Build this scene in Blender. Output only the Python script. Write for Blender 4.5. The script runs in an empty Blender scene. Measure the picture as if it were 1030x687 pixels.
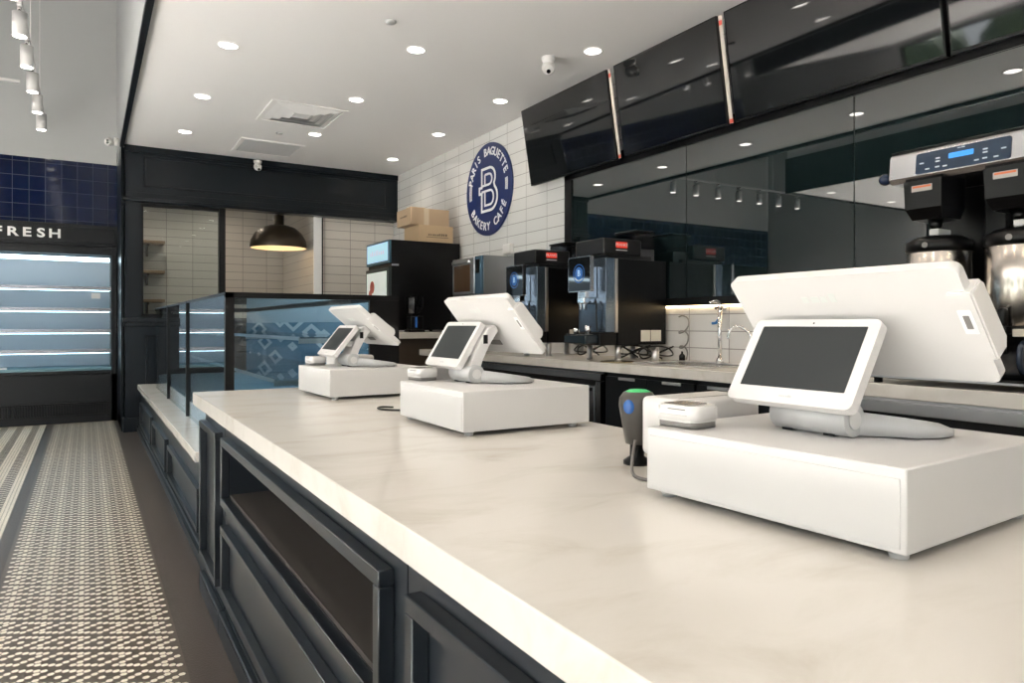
import bpy, bmesh, math, random
from mathutils import Vector, Matrix
random.seed(7)
PI = math.pi
COL = bpy.context.scene.collection
sc = bpy.context.scene

# ------------------------------------------------------------------ materials
MATS = {}
def mat(name, col, rough=.5, metal=0., ior=1.5, emit=None, es=0., coat=0., spec=None, bump=None):
    if name in MATS: return MATS[name]
    m = bpy.data.materials.new(name); m.use_nodes = True
    nt = m.node_tree; b = nt.nodes['Principled BSDF']
    b.inputs['Base Color'].default_value = (*col, 1); b.inputs['Roughness'].default_value = rough
    b.inputs['Metallic'].default_value = metal; b.inputs['IOR'].default_value = ior
    if coat: b.inputs['Coat Weight'].default_value = coat; b.inputs['Coat Roughness'].default_value = .05
    if emit: b.inputs['Emission Color'].default_value = (*emit, 1); b.inputs['Emission Strength'].default_value = es
    # faint procedural variation of roughness so nothing is perfectly uniform
    tc = nt.nodes.new('ShaderNodeTexCoord'); n = nt.nodes.new('ShaderNodeTexNoise'); n.inputs['Scale'].default_value = 3
    mr = nt.nodes.new('ShaderNodeMapRange'); mr.inputs['To Min'].default_value = max(0, rough-.008); mr.inputs['To Max'].default_value = min(1, rough+.008)
    nt.links.new(tc.outputs['Object'], n.inputs['Vector']); nt.links.new(n.outputs['Fac'], mr.inputs['Value']); nt.links.new(mr.outputs['Result'], b.inputs['Roughness'])
    if bump:
        n2 = nt.nodes.new('ShaderNodeTexNoise'); n2.inputs['Scale'].default_value = bump[0]
        bp = nt.nodes.new('ShaderNodeBump'); bp.inputs['Strength'].default_value = bump[1]; bp.inputs['Distance'].default_value = .002
        nt.links.new(tc.outputs['Object'], n2.inputs['Vector']); nt.links.new(n2.outputs['Fac'], bp.inputs['Height']); nt.links.new(bp.outputs['Normal'], b.inputs['Normal'])
    MATS[name] = m; return m

def glass(name, tint=(.93, .97, .98), ior=1.5, rough=0.):
    if name in MATS: return MATS[name]
    m = bpy.data.materials.new(name); m.use_nodes = True; nt = m.node_tree
    for n in list(nt.nodes): nt.nodes.remove(n)
    out = nt.nodes.new('ShaderNodeOutputMaterial'); mx = nt.nodes.new('ShaderNodeMixShader')
    lw = nt.nodes.new('ShaderNodeLayerWeight'); lw.inputs['Blend'].default_value = .5
    pw = nt.nodes.new('ShaderNodeMath'); pw.operation = 'POWER'; pw.inputs[1].default_value = 5
    fr = nt.nodes.new('ShaderNodeMath'); fr.operation = 'MULTIPLY_ADD'; f0 = ((ior-1)/(ior+1))**2; fr.inputs[1].default_value = 1-f0; fr.inputs[2].default_value = f0
    nt.links.new(lw.outputs['Facing'], pw.inputs[0]); nt.links.new(pw.outputs[0], fr.inputs[0])
    tr = nt.nodes.new('ShaderNodeBsdfTransparent'); tr.inputs['Color'].default_value = (*tint, 1)
    gl = nt.nodes.new('ShaderNodeBsdfGlossy'); gl.inputs['Roughness'].default_value = rough
    nt.links.new(fr.outputs[0], mx.inputs[0]); nt.links.new(tr.outputs[0], mx.inputs[1]); nt.links.new(gl.outputs[0], mx.inputs[2])
    nt.links.new(mx.outputs[0], out.inputs['Surface'])
    MATS[name] = m; return m

def tile(name, w, h, col, grout, axes, off=(0, 0), rough=.2, mort=.004, var=.03):
    m = bpy.data.materials.new(name); m.use_nodes = True; nt = m.node_tree; b = nt.nodes['Principled BSDF']
    g = nt.nodes.new('ShaderNodeNewGeometry'); s = nt.nodes.new('ShaderNodeSeparateXYZ'); nt.links.new(g.outputs['Position'], s.inputs[0])
    c = nt.nodes.new('ShaderNodeCombineXYZ')
    for i, a in enumerate(axes):
        ad = nt.nodes.new('ShaderNodeMath'); ad.operation = 'ADD'; ad.inputs[1].default_value = off[i]
        nt.links.new(s.outputs[a], ad.inputs[0]); nt.links.new(ad.outputs[0], c.inputs[i])
    br = nt.nodes.new('ShaderNodeTexBrick'); br.offset = 0; br.inputs['Scale'].default_value = 1
    br.inputs['Brick Width'].default_value = w; br.inputs['Row Height'].default_value = h; br.inputs['Mortar Size'].default_value = mort; br.inputs['Mortar Smooth'].default_value = .3
    br.inputs['Color1'].default_value = (*col, 1); br.inputs['Color2'].default_value = (*[max(0, x-var*x*2) for x in col], 1); br.inputs['Mortar'].default_value = (*grout, 1)
    nt.links.new(c.outputs[0], br.inputs['Vector']); nt.links.new(br.outputs['Color'], b.inputs['Base Color'])
    mr = nt.nodes.new('ShaderNodeMapRange'); mr.inputs['To Min'].default_value = rough; mr.inputs['To Max'].default_value = .8
    nt.links.new(br.outputs['Fac'], mr.inputs['Value']); nt.links.new(mr.outputs['Result'], b.inputs['Roughness'])
    bp = nt.nodes.new('ShaderNodeBump'); bp.inputs['Strength'].default_value = .5; bp.inputs['Distance'].default_value = .002; bp.invert = True
    nt.links.new(br.outputs['Fac'], bp.inputs['Height']); nt.links.new(bp.outputs['Normal'], b.inputs['Normal'])
    return m

def quartz():
    m = bpy.data.materials.new('quartz'); m.use_nodes = True; nt = m.node_tree; b = nt.nodes['Principled BSDF']
    g = nt.nodes.new('ShaderNodeTexCoord'); mp = nt.nodes.new('ShaderNodeMapping'); mp.inputs['Rotation'].default_value = (0, 0, .9); mp.inputs['Scale'].default_value = (1.6, 3.6, 3)
    nt.links.new(g.outputs['Object'], mp.inputs[0])
    n = nt.nodes.new('ShaderNodeTexNoise'); n.inputs['Scale'].default_value = 2.2; n.inputs['Detail'].default_value = 7; n.inputs['Roughness'].default_value = .6; n.inputs['Distortion'].default_value = .6
    nt.links.new(mp.outputs[0], n.inputs['Vector'])
    r = nt.nodes.new('ShaderNodeValToRGB'); r.color_ramp.elements[0].position = .25; r.color_ramp.elements[0].color = (.56, .52, .455, 1)
    r.color_ramp.elements[1].position = .52; r.color_ramp.elements[1].color = (.67, .64, .59, 1)
    e = r.color_ramp.elements.new(.42); e.color = (.64, .61, .555, 1)
    nt.links.new(n.outputs['Fac'], r.inputs[0]); nt.links.new(r.outputs[0], b.inputs['Base Color'])
    b.inputs['Roughness'].default_value = .2; b.inputs['IOR'].default_value = 1.5
    return m

QUARTZ = quartz()
NAVY = mat('navy_cabinet_paint', (.0035, .0065, .010), .28, ior=1.4)
NAVYD = mat('dark_navy_panel', (.003, .0042, .006), .38, ior=1.4)
BLACK = mat('black_metal', (.004, .004, .0045), .4, ior=1.35)
BLACKP = mat('black_plastic', (.003, .003, .0034), .30, ior=1.33)
GLOSSB = mat('black_gloss_screen', (.004, .005, .006), .04, ior=1.75)
MIRR = mat('smoked_glass', (.006, .012, .013), .015, ior=2.1)
WHITE = mat('white_painted_metal', (.63, .62, .61), .38)
WHITEP = mat('white_plastic', (.66, .645, .63), .3)
PLAST2 = mat('pale_grey_plastic', (.50, .50, .50), .35)
GREYP = mat('grey_plastic', (.20, .19, .18), .4)
SCREEN = mat('dull_screen', (.028, .032, .034), .36, ior=1.35)
CEIL = mat('ceiling_paint', (.88, .865, .85), .7)
WALLP = mat('wall_paint', (.44, .45, .445), .75)
STEEL = mat('stainless_steel', (.62, .62, .63), .34, 1.)
CHROME = mat('chrome', (.75, .75, .76), .08, 1.)
DSTEEL = mat('dark_steel', (.30, .31, .33), .26, 1.)
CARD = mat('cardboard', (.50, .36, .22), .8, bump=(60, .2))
CARD2 = mat('cardboard_darker', (.43, .31, .20), .8)  # slightly darker cardboard for the upper carton
WOOD = mat('shelf_wood', (.30, .20, .12), .5)
BROWN = mat('brown_laminate', (.09, .065, .045), .4)
SHELFD = mat('niche_board', (.045, .038, .033), .6)
BRONZE = mat('bronze_shade', (.055, .042, .028), .38, .5)
LAMPIN = mat('lamp_inside', (.75, .62, .40), .6, emit=(1, .75, .42), es=.5)
CABLE = mat('black_cable', (.01, .01, .01), .5)
BLUE = mat('blue_plastic', (.02, .16, .45), .35)
NAVYSIGN = mat('sign_navy', (.008, .022, .11), .4)
LETTER = mat('white_lettering', (.85, .85, .85), .5)
LIGHTE = mat('downlight_glow', (1, 1, 1), .5, emit=(1, .95, .88), es=9)
LED = mat('led_strip', (1, 1, 1), .5, emit=(.55, .84, 1), es=6)
LEDW = mat('warm_led', (1, 1, 1), .5, emit=(1, .72, .38), es=10)
GREENL = mat('green_glow', (.05, .4, .12), .3, emit=(.1, .8, .3), es=.15)
RED = mat('red_badge', (.6, .03, .02), .4, emit=(1, .05, .02), es=.35)
ORANGE = mat('orange_label', (.6, .15, .05), .5)
BLUEE = mat('blue_display', (.02, .1, .3), .2, emit=(.05, .35, 1), es=.8)
BLUES = mat('blue_screen_art', (.02, .08, .25), .2, emit=(.05, .22, .7), es=.16)
HEADLIT = mat('fridge_header', (.5, .7, .8), .3, emit=(.35, .7, .95), es=.35)
DOORLIT = mat('fridge_inside', (.8, .85, .8), .3, emit=(.85, .95, .9), es=.2)
GRASS = mat('lawn', (.13, .135, .085), .9, bump=(20, .5)); PAVE = mat('bounce_paving', (.5, .475, .45), .8)
LEAF = mat('foliage', (.055, .085, .04), .8)
SATIN = mat('navy_cabinet_lacquer', (.010, .014, .019), .30, ior=1.75)
TAUPE = mat('floor_mosaic_taupe', (.100, .080, .062), .33, bump=(90, .35))
TAUPE2 = mat('floor_border_taupe', (.070, .056, .047), .36, bump=(120, .5))
HEXW = mat('white_hexagon', (.82, .76, .64), .28)
GLASS = glass('clear_glass', (.90, .96, .97), 1.5)
GLASSB = glass('blue_tinted_glass', (.82, .92, .97), 1.85)
WINGL = glass('window_glass', (.97, .975, .97), 1.45)
HOPPER = glass('smoked_plastic', (.25, .27, .3), 1.5)
TILE_R = tile('tile_right', .362, .117, (.70, .69, .675), (.30, .29, .28), (1, 2), (.330, .112))
TILE_K = tile('tile_kitchen', .345, .117, (.66, .61, .55), (.26, .235, .21), (0, 2), (.06, .1))
TILE_N = tile('tile_navy', .167, .172, (.002, .007, .036), (.06, .075, .12), (0, 2), (.10, -.11), rough=.08, mort=.003)
MURAL = None

# ------------------------------------------------------------------ geometry helpers
def bm_(): return bmesh.new()
def box(bm, x0, x1, y0, y1, z0, z1, bev=0., seg=2, mi=0):
    x0, x1 = sorted((x0, x1)); y0, y1 = sorted((y0, y1)); z0, z1 = sorted((z0, z1))
    r = bmesh.ops.create_cube(bm, size=1, matrix=Matrix.Translation(((x0+x1)/2, (y0+y1)/2, (z0+z1)/2)) @ Matrix.Diagonal((x1-x0, y1-y0, z1-z0, 1)))
    fs = {f for v in r['verts'] for f in v.link_faces}
    for f in fs: f.material_index = mi
    if bev > 0:
        es = {e for v in r['verts'] for e in v.link_edges}
        rr = bmesh.ops.bevel(bm, geom=list(es), offset=min(bev, .49*min(x1-x0, y1-y0, z1-z0)), segments=seg, affect='EDGES', profile=.5)
        for f in rr['faces']: f.material_index = mi; f.smooth = True
    return r
def prism(bm, pts, h, M=Matrix.Identity(4), mi=0, smooth=False):
    n = len(pts)
    a = [bm.verts.new(M @ Vector((p[0], p[1], 0))) for p in pts]; b = [bm.verts.new(M @ Vector((p[0], p[1], h))) for p in pts]
    fs = [bm.faces.new(a[::-1]), bm.faces.new(b)]
    for i in range(n):
        f = bm.faces.new((a[i], a[(i+1) % n], b[(i+1) % n], b[i])); f.smooth = smooth; fs.append(f)
    for f in fs: f.material_index = mi
    return fs
def rrect(w, h, r, cx=0, cy=0, seg=5):
    p = []
    for sx, sy, a0 in ((1, 1, 0), (-1, 1, PI/2), (-1, -1, PI), (1, -1, 3*PI/2)):
        for k in range(seg+1):
            a = a0 + PI/2*k/seg; p.append((cx+sx*(w/2-r)+r*math.cos(a), cy+sy*(h/2-r)+r*math.sin(a)))
    return p
def basis(o, ax, ay, az):
    return Matrix(((ax[0], ay[0], az[0], o[0]), (ax[1], ay[1], az[1], o[1]), (ax[2], ay[2], az[2], o[2]), (0, 0, 0, 1)))
def cyl(bm, p0, p1, r0, r1=None, seg=20, mi=0, cap=True):
    if r1 is None: r1 = r0
    p0 = Vector(p0); p1 = Vector(p1); d = (p1-p0); z = d.normalized(); x = z.orthogonal().normalized(); y = z.cross(x)
    a = []; b = []
    for i in range(seg):
        t = 2*PI*i/seg; u = x*math.cos(t)+y*math.sin(t); a.append(bm.verts.new(p0+u*r0)); b.append(bm.verts.new(p1+u*r1))
    for i in range(seg):
        f = bm.faces.new((a[i], a[(i+1) % seg], b[(i+1) % seg], b[i])); f.smooth = True; f.material_index = mi
    if cap:
        f = bm.faces.new(a[::-1]); f.material_index = mi; f = bm.faces.new(b); f.material_index = mi
def lathe(bm, prof, c=(0, 0, 0), seg=32, mi=0):
    rings = []
    for r, z in prof:
        rings.append([bm.verts.new((c[0]+max(r, 1e-4)*math.cos(2*PI*i/seg), c[1]+max(r, 1e-4)*math.sin(2*PI*i/seg), c[2]+z)) for i in range(seg)])
    for k in range(len(rings)-1):
        for i in range(seg):
            f = bm.faces.new((rings[k][i], rings[k][(i+1) % seg], rings[k+1][(i+1) % seg], rings[k+1][i])); f.smooth = True; f.material_index = mi
def tube(bm, pts, r, seg=8, sub=6, mi=0):
    P = [Vector(p) for p in pts]; Q = []
    for i in range(len(P)-1):
        p0 = P[max(i-1, 0)]; p1 = P[i]; p2 = P[i+1]; p3 = P[min(i+2, len(P)-1)]
        for k in range(sub):
            t = k/sub; Q.append(.5*((2*p1)+(p2-p0)*t+(2*p0-5*p1+4*p2-p3)*t*t+(3*p1-p0-3*p2+p3)*t**3))
    Q.append(P[-1]); rings = []; x = None
    for i, q in enumerate(Q):
        d = (Q[min(i+1, len(Q)-1)]-Q[max(i-1, 0)]).normalized()
        x = d.orthogonal().normalized() if x is None else (x-d*x.dot(d)).normalized(); y = d.cross(x)
        rings.append([bm.verts.new(q+(x*math.cos(2*PI*j/seg)+y*math.sin(2*PI*j/seg))*r) for j in range(seg)])
    for a, b in zip(rings, rings[1:]):
        for j in range(seg):
            f = bm.faces.new((a[j], a[(j+1) % seg], b[(j+1) % seg], b[j])); f.smooth = True; f.material_index = mi
    bm.faces.new(rings[0][::-1]); bm.faces.new(rings[-1])
def ribbon(bm, pts, w, h, M, closed=False, mi=0):
    n = len(pts); P = [Vector((p[0], p[1])) for p in pts]; L = []; R = []
    for i in range(n):
        a = P[(i-1) % n] if (closed or i > 0) else P[i]; b = P[(i+1) % n] if (closed or i < n-1) else P[i]
        d1 = (P[i]-a); d2 = (b-P[i]); d1 = d1.normalized() if d1.length > 1e-9 else d2.normalized(); d2 = d2.normalized() if d2.length > 1e-9 else d1
        nn = Vector((-(d1.y+d2.y), d1.x+d2.x)); nn = nn.normalized() if nn.length > 1e-6 else Vector((-d1.y, d1.x))
        k = 1/max(.5, nn.dot(Vector((-d1.y, d1.x)))); L.append(P[i]+nn*w/2*k); R.append(P[i]-nn*w/2*k)
    rng = range(n) if closed else range(n-1)
    for i in rng:
        j = (i+1) % n; prism(bm, [tuple(R[i]), tuple(R[j]), tuple(L[j]), tuple(L[i])], h, M, mi)
_tc = {}
def text_polys(s, size, ext=0., off=0.):
    cu = bpy.data.curves.new('t', 'FONT'); cu.body = s; cu.size = size; cu.extrude = ext; cu.align_x = 'CENTER'; cu.align_y = 'CENTER'; cu.resolution_u = 3; cu.offset = off
    o = bpy.data.objects.new('t', cu); COL.objects.link(o)
    dg = bpy.context.evaluated_depsgraph_get(); me = bpy.data.meshes.new_from_object(o.evaluated_get(dg))
    bpy.data.objects.remove(o); bpy.data.curves.remove(cu); return me
def text(bm, s, size, M, ext=.002, bold=0., sx=1., mi=0):
    me = text_polys(s, size, ext, bold)
    n0 = len(bm.verts); nf = len(bm.faces)
    bm.from_mesh(me); bm.verts.ensure_lookup_table(); bm.faces.ensure_lookup_table()
    T = M @ Matrix.Diagonal((sx, 1, 1, 1))
    for v in bm.verts[n0:]: v.co = T @ v.co
    for f in bm.faces[nf:]: f.material_index = mi
    bpy.data.meshes.remove(me)
def blurred_line(bm, n, size, M, h=.0004):
    # a line of print too small to read: a row of short marks
    random.seed(n); x = -n*size*.31
    for k in range(n):
        w = size*random.uniform(.35, .55); hh = size*random.choice((.42, .42, .62)); prism(bm, [(x, 0), (x+w, 0), (x+w, hh), (x, hh)], h, M); x += size*.62
def obj(name, bm, mats, parent=None, norm=True):
    if norm: bmesh.ops.recalc_face_normals(bm, faces=bm.faces[:])
    me = bpy.data.meshes.new(name); bm.to_mesh(me); bm.free()
    for m in (mats if isinstance(mats, (list, tuple)) else [mats]): me.materials.append(m)
    o = bpy.data.objects.new(name, me); COL.objects.link(o)
    if parent: o.parent = parent
    return o
def thing(name, label, cat, loc=(0, 0, 0), rz=0, group=None):
    o = bpy.data.objects.new(name, None); COL.objects.link(o); o.location = loc; o.rotation_euler = (0, 0, rz); o.empty_display_size = .05
    o['label'] = label; o['category'] = cat
    if group: o['group'] = group
    return o
def tag(o, label, cat, group=None):
    o['label'] = label; o['category'] = cat
    if group: o['group'] = group
    return o
def struct(name, bm, mats):
    o = obj(name, bm, mats); o['kind'] = 'structure'; return o
def dup(root, loc, rz=None, label=None):
    r = root.copy(); COL.objects.link(r); r.location = loc
    if rz is not None: r.rotation_euler = (0, 0, rz)
    if label: r['label'] = label
    for ch in list(root.children):
        c = ch.copy(); COL.objects.link(c); c.parent = r
        for g in ch.children:
            d = g.copy(); COL.objects.link(d); d.parent = c
    return r
X3 = Vector((1, 0, 0)); Y3 = Vector((0, 1, 0)); Z3 = Vector((0, 0, 1))
def facing_mX(x, y, z): return basis((x, y, z), (0, -1, 0), (0, 0, 1), (-1, 0, 0))     # flat thing seen when looking along +X
def facing_mY(x, y, z): return basis((x, y, z), (1, 0, 0), (0, 0, 1), (0, -1, 0))     # seen when looking along +Y

CZ = 3.265; XR = 3.66; HZ = 5.6; XL = -5.5; YB = 10.4; YF = -5.0
# ------------------------------------------------------------------ floor
b = bm_(); box(b, XL, XR+.3, YF, 11.5, -.12, 0, mi=0)
def strip(x0, x1, y0, y1, mi, z=.0008): 
    vs = [b.verts.new(p) for p in ((x0, y0, z), (x1, y0, z), (x1, y1, z), (x0, y1, z))]; f = b.faces.new(vs); f.material_index = mi
strip(XL, -1.56, YF, YB, 3); strip(.305, .60, YF, YB, 2); strip(-.416, -.354, YF, YB, 2)
HXP = .0218; HYP = .0260
def hexat(cx, cy, r=.0127):
    n = 6; vs = [b.verts.new((cx+r*.98*math.cos(PI/3*k), cy+r*math.sin(PI/3*k), .0016)) for k in range(n)]
    f = b.faces.new(vs); f.material_index = 1
XC, YC = .176, 2.748
for i in range(-24, 6):
    for j in range(-110, 600):
        if (i+j) & 1: continue
        x = XC+i*HXP; y = YC+j*HYP/2
        if y > YB-.1: break
        if x < -.345 or x > .302: continue
        di = i; dj = j; ok = False
        for ci, cj in ((0, 0), (6, 6)):
            a = (di-ci+6) % 12-6; c = (dj-cj+6) % 12-6
            for aa in (a, a-12, a+12):
                for cc in (c, c-12, c+12):
                    if (aa == 0 and cc == 0) or abs(aa)+abs(cc) == 4: ok = True
        if ok: hexat(x, y)
for i in range(0, 50):
    for j in range(0, 490):
        if (i+j) & 1: continue
        x = -.430-i*HXP; y = 4.0+j*HYP/2
        if y > YB-.1 or x < -1.55: continue
        k = i % 7
        if k in (3, 4, 5) and (j//2) % 3 != 0: continue
        hexat(x, y)
floor = struct('floor', b, [TAUPE, HEXW, TAUPE2, mat('bounce_mosaic', (.58, .55, .51), .45, bump=(90, .3))])  # last material: unseen hall floor, made pale to bounce light onto the ceiling

# ------------------------------------------------------------------ ceilings and walls
b = bm_(); box(b, .36, XR+.3, YF, 11.5, CZ, CZ+.3); struct('ceiling', b, CEIL)
b = bm_(); box(b, XL, .36, YF, 11.5, HZ, HZ+.2); struct('ceiling_hall', b, WALLP)
b = bm_(); box(b, .33, .36, YF, YB, CZ-.0, HZ); struct('wall_fascia', b, WALLP)
b = bm_(); box(b, .318, .362, YF, 9.14, CZ-.035, CZ+.012, .003); struct('trim_1', b, NAVYD)
b = bm_(); box(b, XR, XR+.2, YF, 11.5, 0, CZ, 0); struct('wall_right', b, TILE_R)
b = bm_(); box(b, XL, .34, YB+.8, YB+1.0, 0, HZ, mi=0); struct('wall_cooler_recess', b, WALLP)
b = bm_(); box(b, XL, .345, YB, YB+.12, 3.26, HZ, mi=0); struct('wall_back', b, WALLP)
b = bm_(); box(b, XL, .335, YB, YB+.1, 2.46, 3.26); struct('wall_navy_tile', b, TILE_N)
b = bm_(); box(b, .36, 2.655, 11.2, 11.4, 0, CZ); struct('wall_kitchen', b, TILE_K)
b = bm_(); box(b, 2.655, XR, 9.30, 9.5, 0, CZ); box(b, 2.60, 2.655, 9.28, 11.2, 0, CZ); struct('wall_kitchen_side', b, [TILE_K])
b = bm_(); box(b, 2.652, 2.668, 9.27, 9.30, 0, 2.63); struct('trim_2', b, BLACK)
b = bm_(); box(b, 2.55, 2.652, 9.275, 9.30, 0, 2.63); struct('trim_3', b, CEIL)
b = bm_(); box(b, .34, .40, 9.30, 11.3, 0, CZ); struct('wall_kitchen_end', b, NAVY)
# left glazed wall and street front
def glazed(nm, n, along, x, a0, a1, z0, z1, ztop, bay):
    b = bm_(); t = .12
    def bb(u0, u1, w0, w1):
        if along == 'Y': box(b, x-t, x, u0, u1, w0, w1)
        else: box(b, u0, u1, x-t, x, w0, w1)
    lo, hi = (YF, 11.5) if along == 'Y' else (XL, XR+.2)
    bb(lo, a0, 0, ztop); bb(a1, hi, 0, ztop); bb(a0, a1, 0, z0); bb(a0, a1, z1, ztop)
    struct('wall_'+nm, b, WALLP)
    k = int(round((a1-a0)/bay)); s = (a1-a0)/k
    for i in range(k):
        u0 = a0+i*s; u1 = u0+s; f = bm_()
        def fb(p0, p1, w0, w1):
            if along == 'Y': box(f, x-.1, x-.02, p0, p1, w0, w1)
            else: box(f, p0, p1, x-.1, x-.02, w0, w1)
        fb(u0, u0+.04, z0, z1); fb(u1-.04, u1, z0, z1); fb(u0+.04, u1-.04, z0, z0+.05); fb(u0+.04, u1-.04, z1-.05, z1); fb(u0+.04, u1-.04, 2.75, 2.81)
        w = struct('window_%d' % (n+i), f, NAVYD)
        g = bm_()
        if along == 'Y': box(g, x-.064, x-.056, u0+.04, u1-.04, z0+.05, z1-.05)
        else: box(g, u0+.04, u1-.04, x-.064, x-.056, z0+.05, z1-.05)
        obj('window_pane', g, WINGL, w)
    return n+k
nn = glazed('left', 1, 'Y', XL, -4.4, 7.0, .35, 3.2, HZ, 1.9)
nn = glazed('front', nn, 'X', YF, -5.0, -.6, .35, 3.1, HZ, 1.7)
b = bm_(); box(b, -11, 60, -13, 60, -.4, -.13); struct('ground_bounce', b, PAVE)  # unseen paving, added pale to bounce daylight through the windows onto the ceiling
b = bm_(); box(b, -60, -11.001, -60, 60, -.4, -.12); g = struct('ground_outside', b, GRASS)
for i, (x, y, s) in enumerate(((-14, 3, 3), (-16, 8, 3.6), (-15, 13, 3.2), (-17, -3, 3.8), (-15, -8, 3.4), (2, -17, 3.4), (-6, -18, 3.8))):
    t = thing('tree', 'leafy tree outside the left shop windows, number %s from the far end' % 'seen mirrored', 'tree', (x, y, -.13), 0, 'trees outside the windows')
    t['label'] = 'round green tree on the lawn outside the windows'
    b = bm_(); cyl(b, (0, 0, 0), (0, 0, s*.7), .16, .1, 10); obj('trunk', b, WOOD, t)
    b = bm_()
    for k in range(9):
        bmesh.ops.create_icosphere(b, subdivisions=2, radius=s*random.uniform(.28, .42), matrix=Matrix.Translation((random.uniform(-.4, .4)*s, random.uniform(-.4, .4)*s, s*random.uniform(.75, 1.3))))
    obj('crown', b, LEAF, t)

# ------------------------------------------------------------------ bulkhead, kitchen window frame, pilaster
b = bm_()
Y0 = 9.14
box(b, .375, XR, Y0, Y0+.16, 2.72, CZ-.001)                       # beam body
box(b, .365, XR, Y0-.025, Y0, CZ-.075, CZ-.002, .006)             # crown strip
box(b, .375, XR, Y0-.012, Y0, 2.66, 2.735, .004); box(b, .345, XR, Y0-.035, Y0+.16, 2.63, 2.67, .006)
for (x0, x1) in ((.56, 3.50),):                                   # raised picture frame moulding
    for q in ((x0, x1, 2.80, 2.825), (x0, x1, 3.135, 3.16), (x0, x0+.025, 2.80, 3.16), (x1-.025, x1, 2.80, 3.16)):
        box(b, q[0], q[1], Y0-.012, Y0, q[2], q[3], .004)
struct('trim_4', b, NAVY)
b = bm_()                                                          # pilaster at the hall corner
box(b, .375, .535, Y0, Y0+.16, 0, 2.64); box(b, .355, .555, Y0-.02, Y0+.16, 0, .16, .004)
box(b, .35, 2.60, Y0-.035, Y0+.16, 1.245, 1.30, .008); box(b, .365, 2.6, Y0-.02, Y0+.16, 1.20, 1.245, .006)
box(b, .535, 2.60, Y0, Y0+.16, 0, 1.25)
for (x0, x1) in ((.58, 1.38), (1.5, 2.5)):
    for q in ((x0, x1, .25, .27), (x0, x1, 1.08, 1.10), (x0, x0+.02, .25, 1.1), (x1-.02, x1, .25, 1.1)):
        box(b, q[0], q[1], Y0-.012, Y0, q[2], q[3], .004)
box(b, .36, .376, Y0+.16, YB, 0, CZ)                               # side of the corner towards the cooler
box(b, .335, .376, Y0+.1, YB, 2.6, 2.66); box(b, .335, .376, Y0+.1, YB, 1.2, 1.28); box(b, .34, .376, Y0+.1, YB, 0, .16)
struct('trim_5', b, NAVY)
b = bm_()
box(b, .535, .56, Y0+.04, Y0+.1, 1.30, 2.63); box(b, .535, 1.43, Y0+.04, Y0+.1, 2.59, 2.63); box(b, 1.375, 1.445, Y0+.02, Y0+.1, 1.30, 2.63); box(b, .535, 1.43, Y0+.04, Y0+.1, 1.30, 1.345)
w = struct('window_30', b, BLACK)
b = bm_(); box(b, .56, 1.376, Y0+.066, Y0+.072, 1.345, 2.59); obj('window_pane', b, GLASS, w)

# ------------------------------------------------------------------ smoked glass wall above the back counter
b = bm_()
xf = XR-.03
box(b, xf, XR, -3.0, 5.14, 2.49, 2.60); box(b, xf, XR, 5.04, 5.14, 1.365, 2.55); box(b, xf-.01, XR, -3.0, 5.14, 1.355, 1.41)
mir = struct('window_31', b, BLACK)
for y0, y1 in ((3.667, 5.04), (2.386, 3.661), (1.05, 2.380), (-1.2, 1.044), (-3.0, -1.206)):
    b = bm_(); box(b, xf+.012, xf+.02, y0, y1, 1.41, 2.49); obj('smoked_pane', b, MIRR, mir)
b = bm_(); box(b, XR-.012, XR-.001, -3.0, 5.02, 1.345, 1.356); ls = obj('light_strip', b, LEDW); tag(ls, 'warm light strip under the black ledge of the smoked glass panels', 'light')

# ------------------------------------------------------------------ lights in the ceiling
def downlight(x, y, lab, power=13):
    t = thing('downlight', lab, 'ceiling light', (x, y, CZ), 0, 'round ceiling downlights')
    b = bm_(); lathe(b, [(.072, -.001), (.076, -.006), (.066, -.008), (.060, -.002)], seg=28); obj('trim_ring', b, CEIL, t)
    b = bm_(); cyl(b, (0, 0, -.004), (0, 0, -.001), .061, seg=28); obj('diffuser', b, LIGHTE, t)
    l = bpy.data.lights.new('downlight_lamp', 'SPOT'); l.energy = power; l.color = (1, .86, .70); l.spot_size = 2.5; l.spot_blend = .9; l.shadow_soft_size = .06
    o = bpy.data.objects.new('downlight_lamp', l); COL.objects.link(o); o.parent = t; o.location = (0, 0, -.02)
rowname = {.89: 'row above the customer side', 2.1: 'middle row', 3.24: 'row nearest the tiled wall'}
pos = {.89: [8.21, 6.86, 5.51, 4.16, 2.81, 1.46, .11, -1.24], 2.1: [7.60, 6.24, 4.88, 3.53, 2.18, .83, -.52, -1.87], 3.24: [8.256, 6.92, 5.60, 4.22, 2.87, 1.52, .17, -1.18]}
ordn = ['furthest from the camera', 'second from the far end', 'third from the far end', 'fourth from the far end', 'fifth from the far end', 'sixth from the far end', 'seventh from the far end', 'eighth from the far end']
for x in pos:
    for k, y in enumerate(pos[x]): downlight(x, y, 'round white downlight in the %s, %s' % (rowname[x], ordn[k]))
# back room lamps
for x, y, lb in ((.75, 10.3, 'round downlight in the back room ceiling left of the black mullion'), (1.6, 10.5, 'round downlight in the back room ceiling behind the pendant')):
    downlight(x, y, lb, 30)
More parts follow.
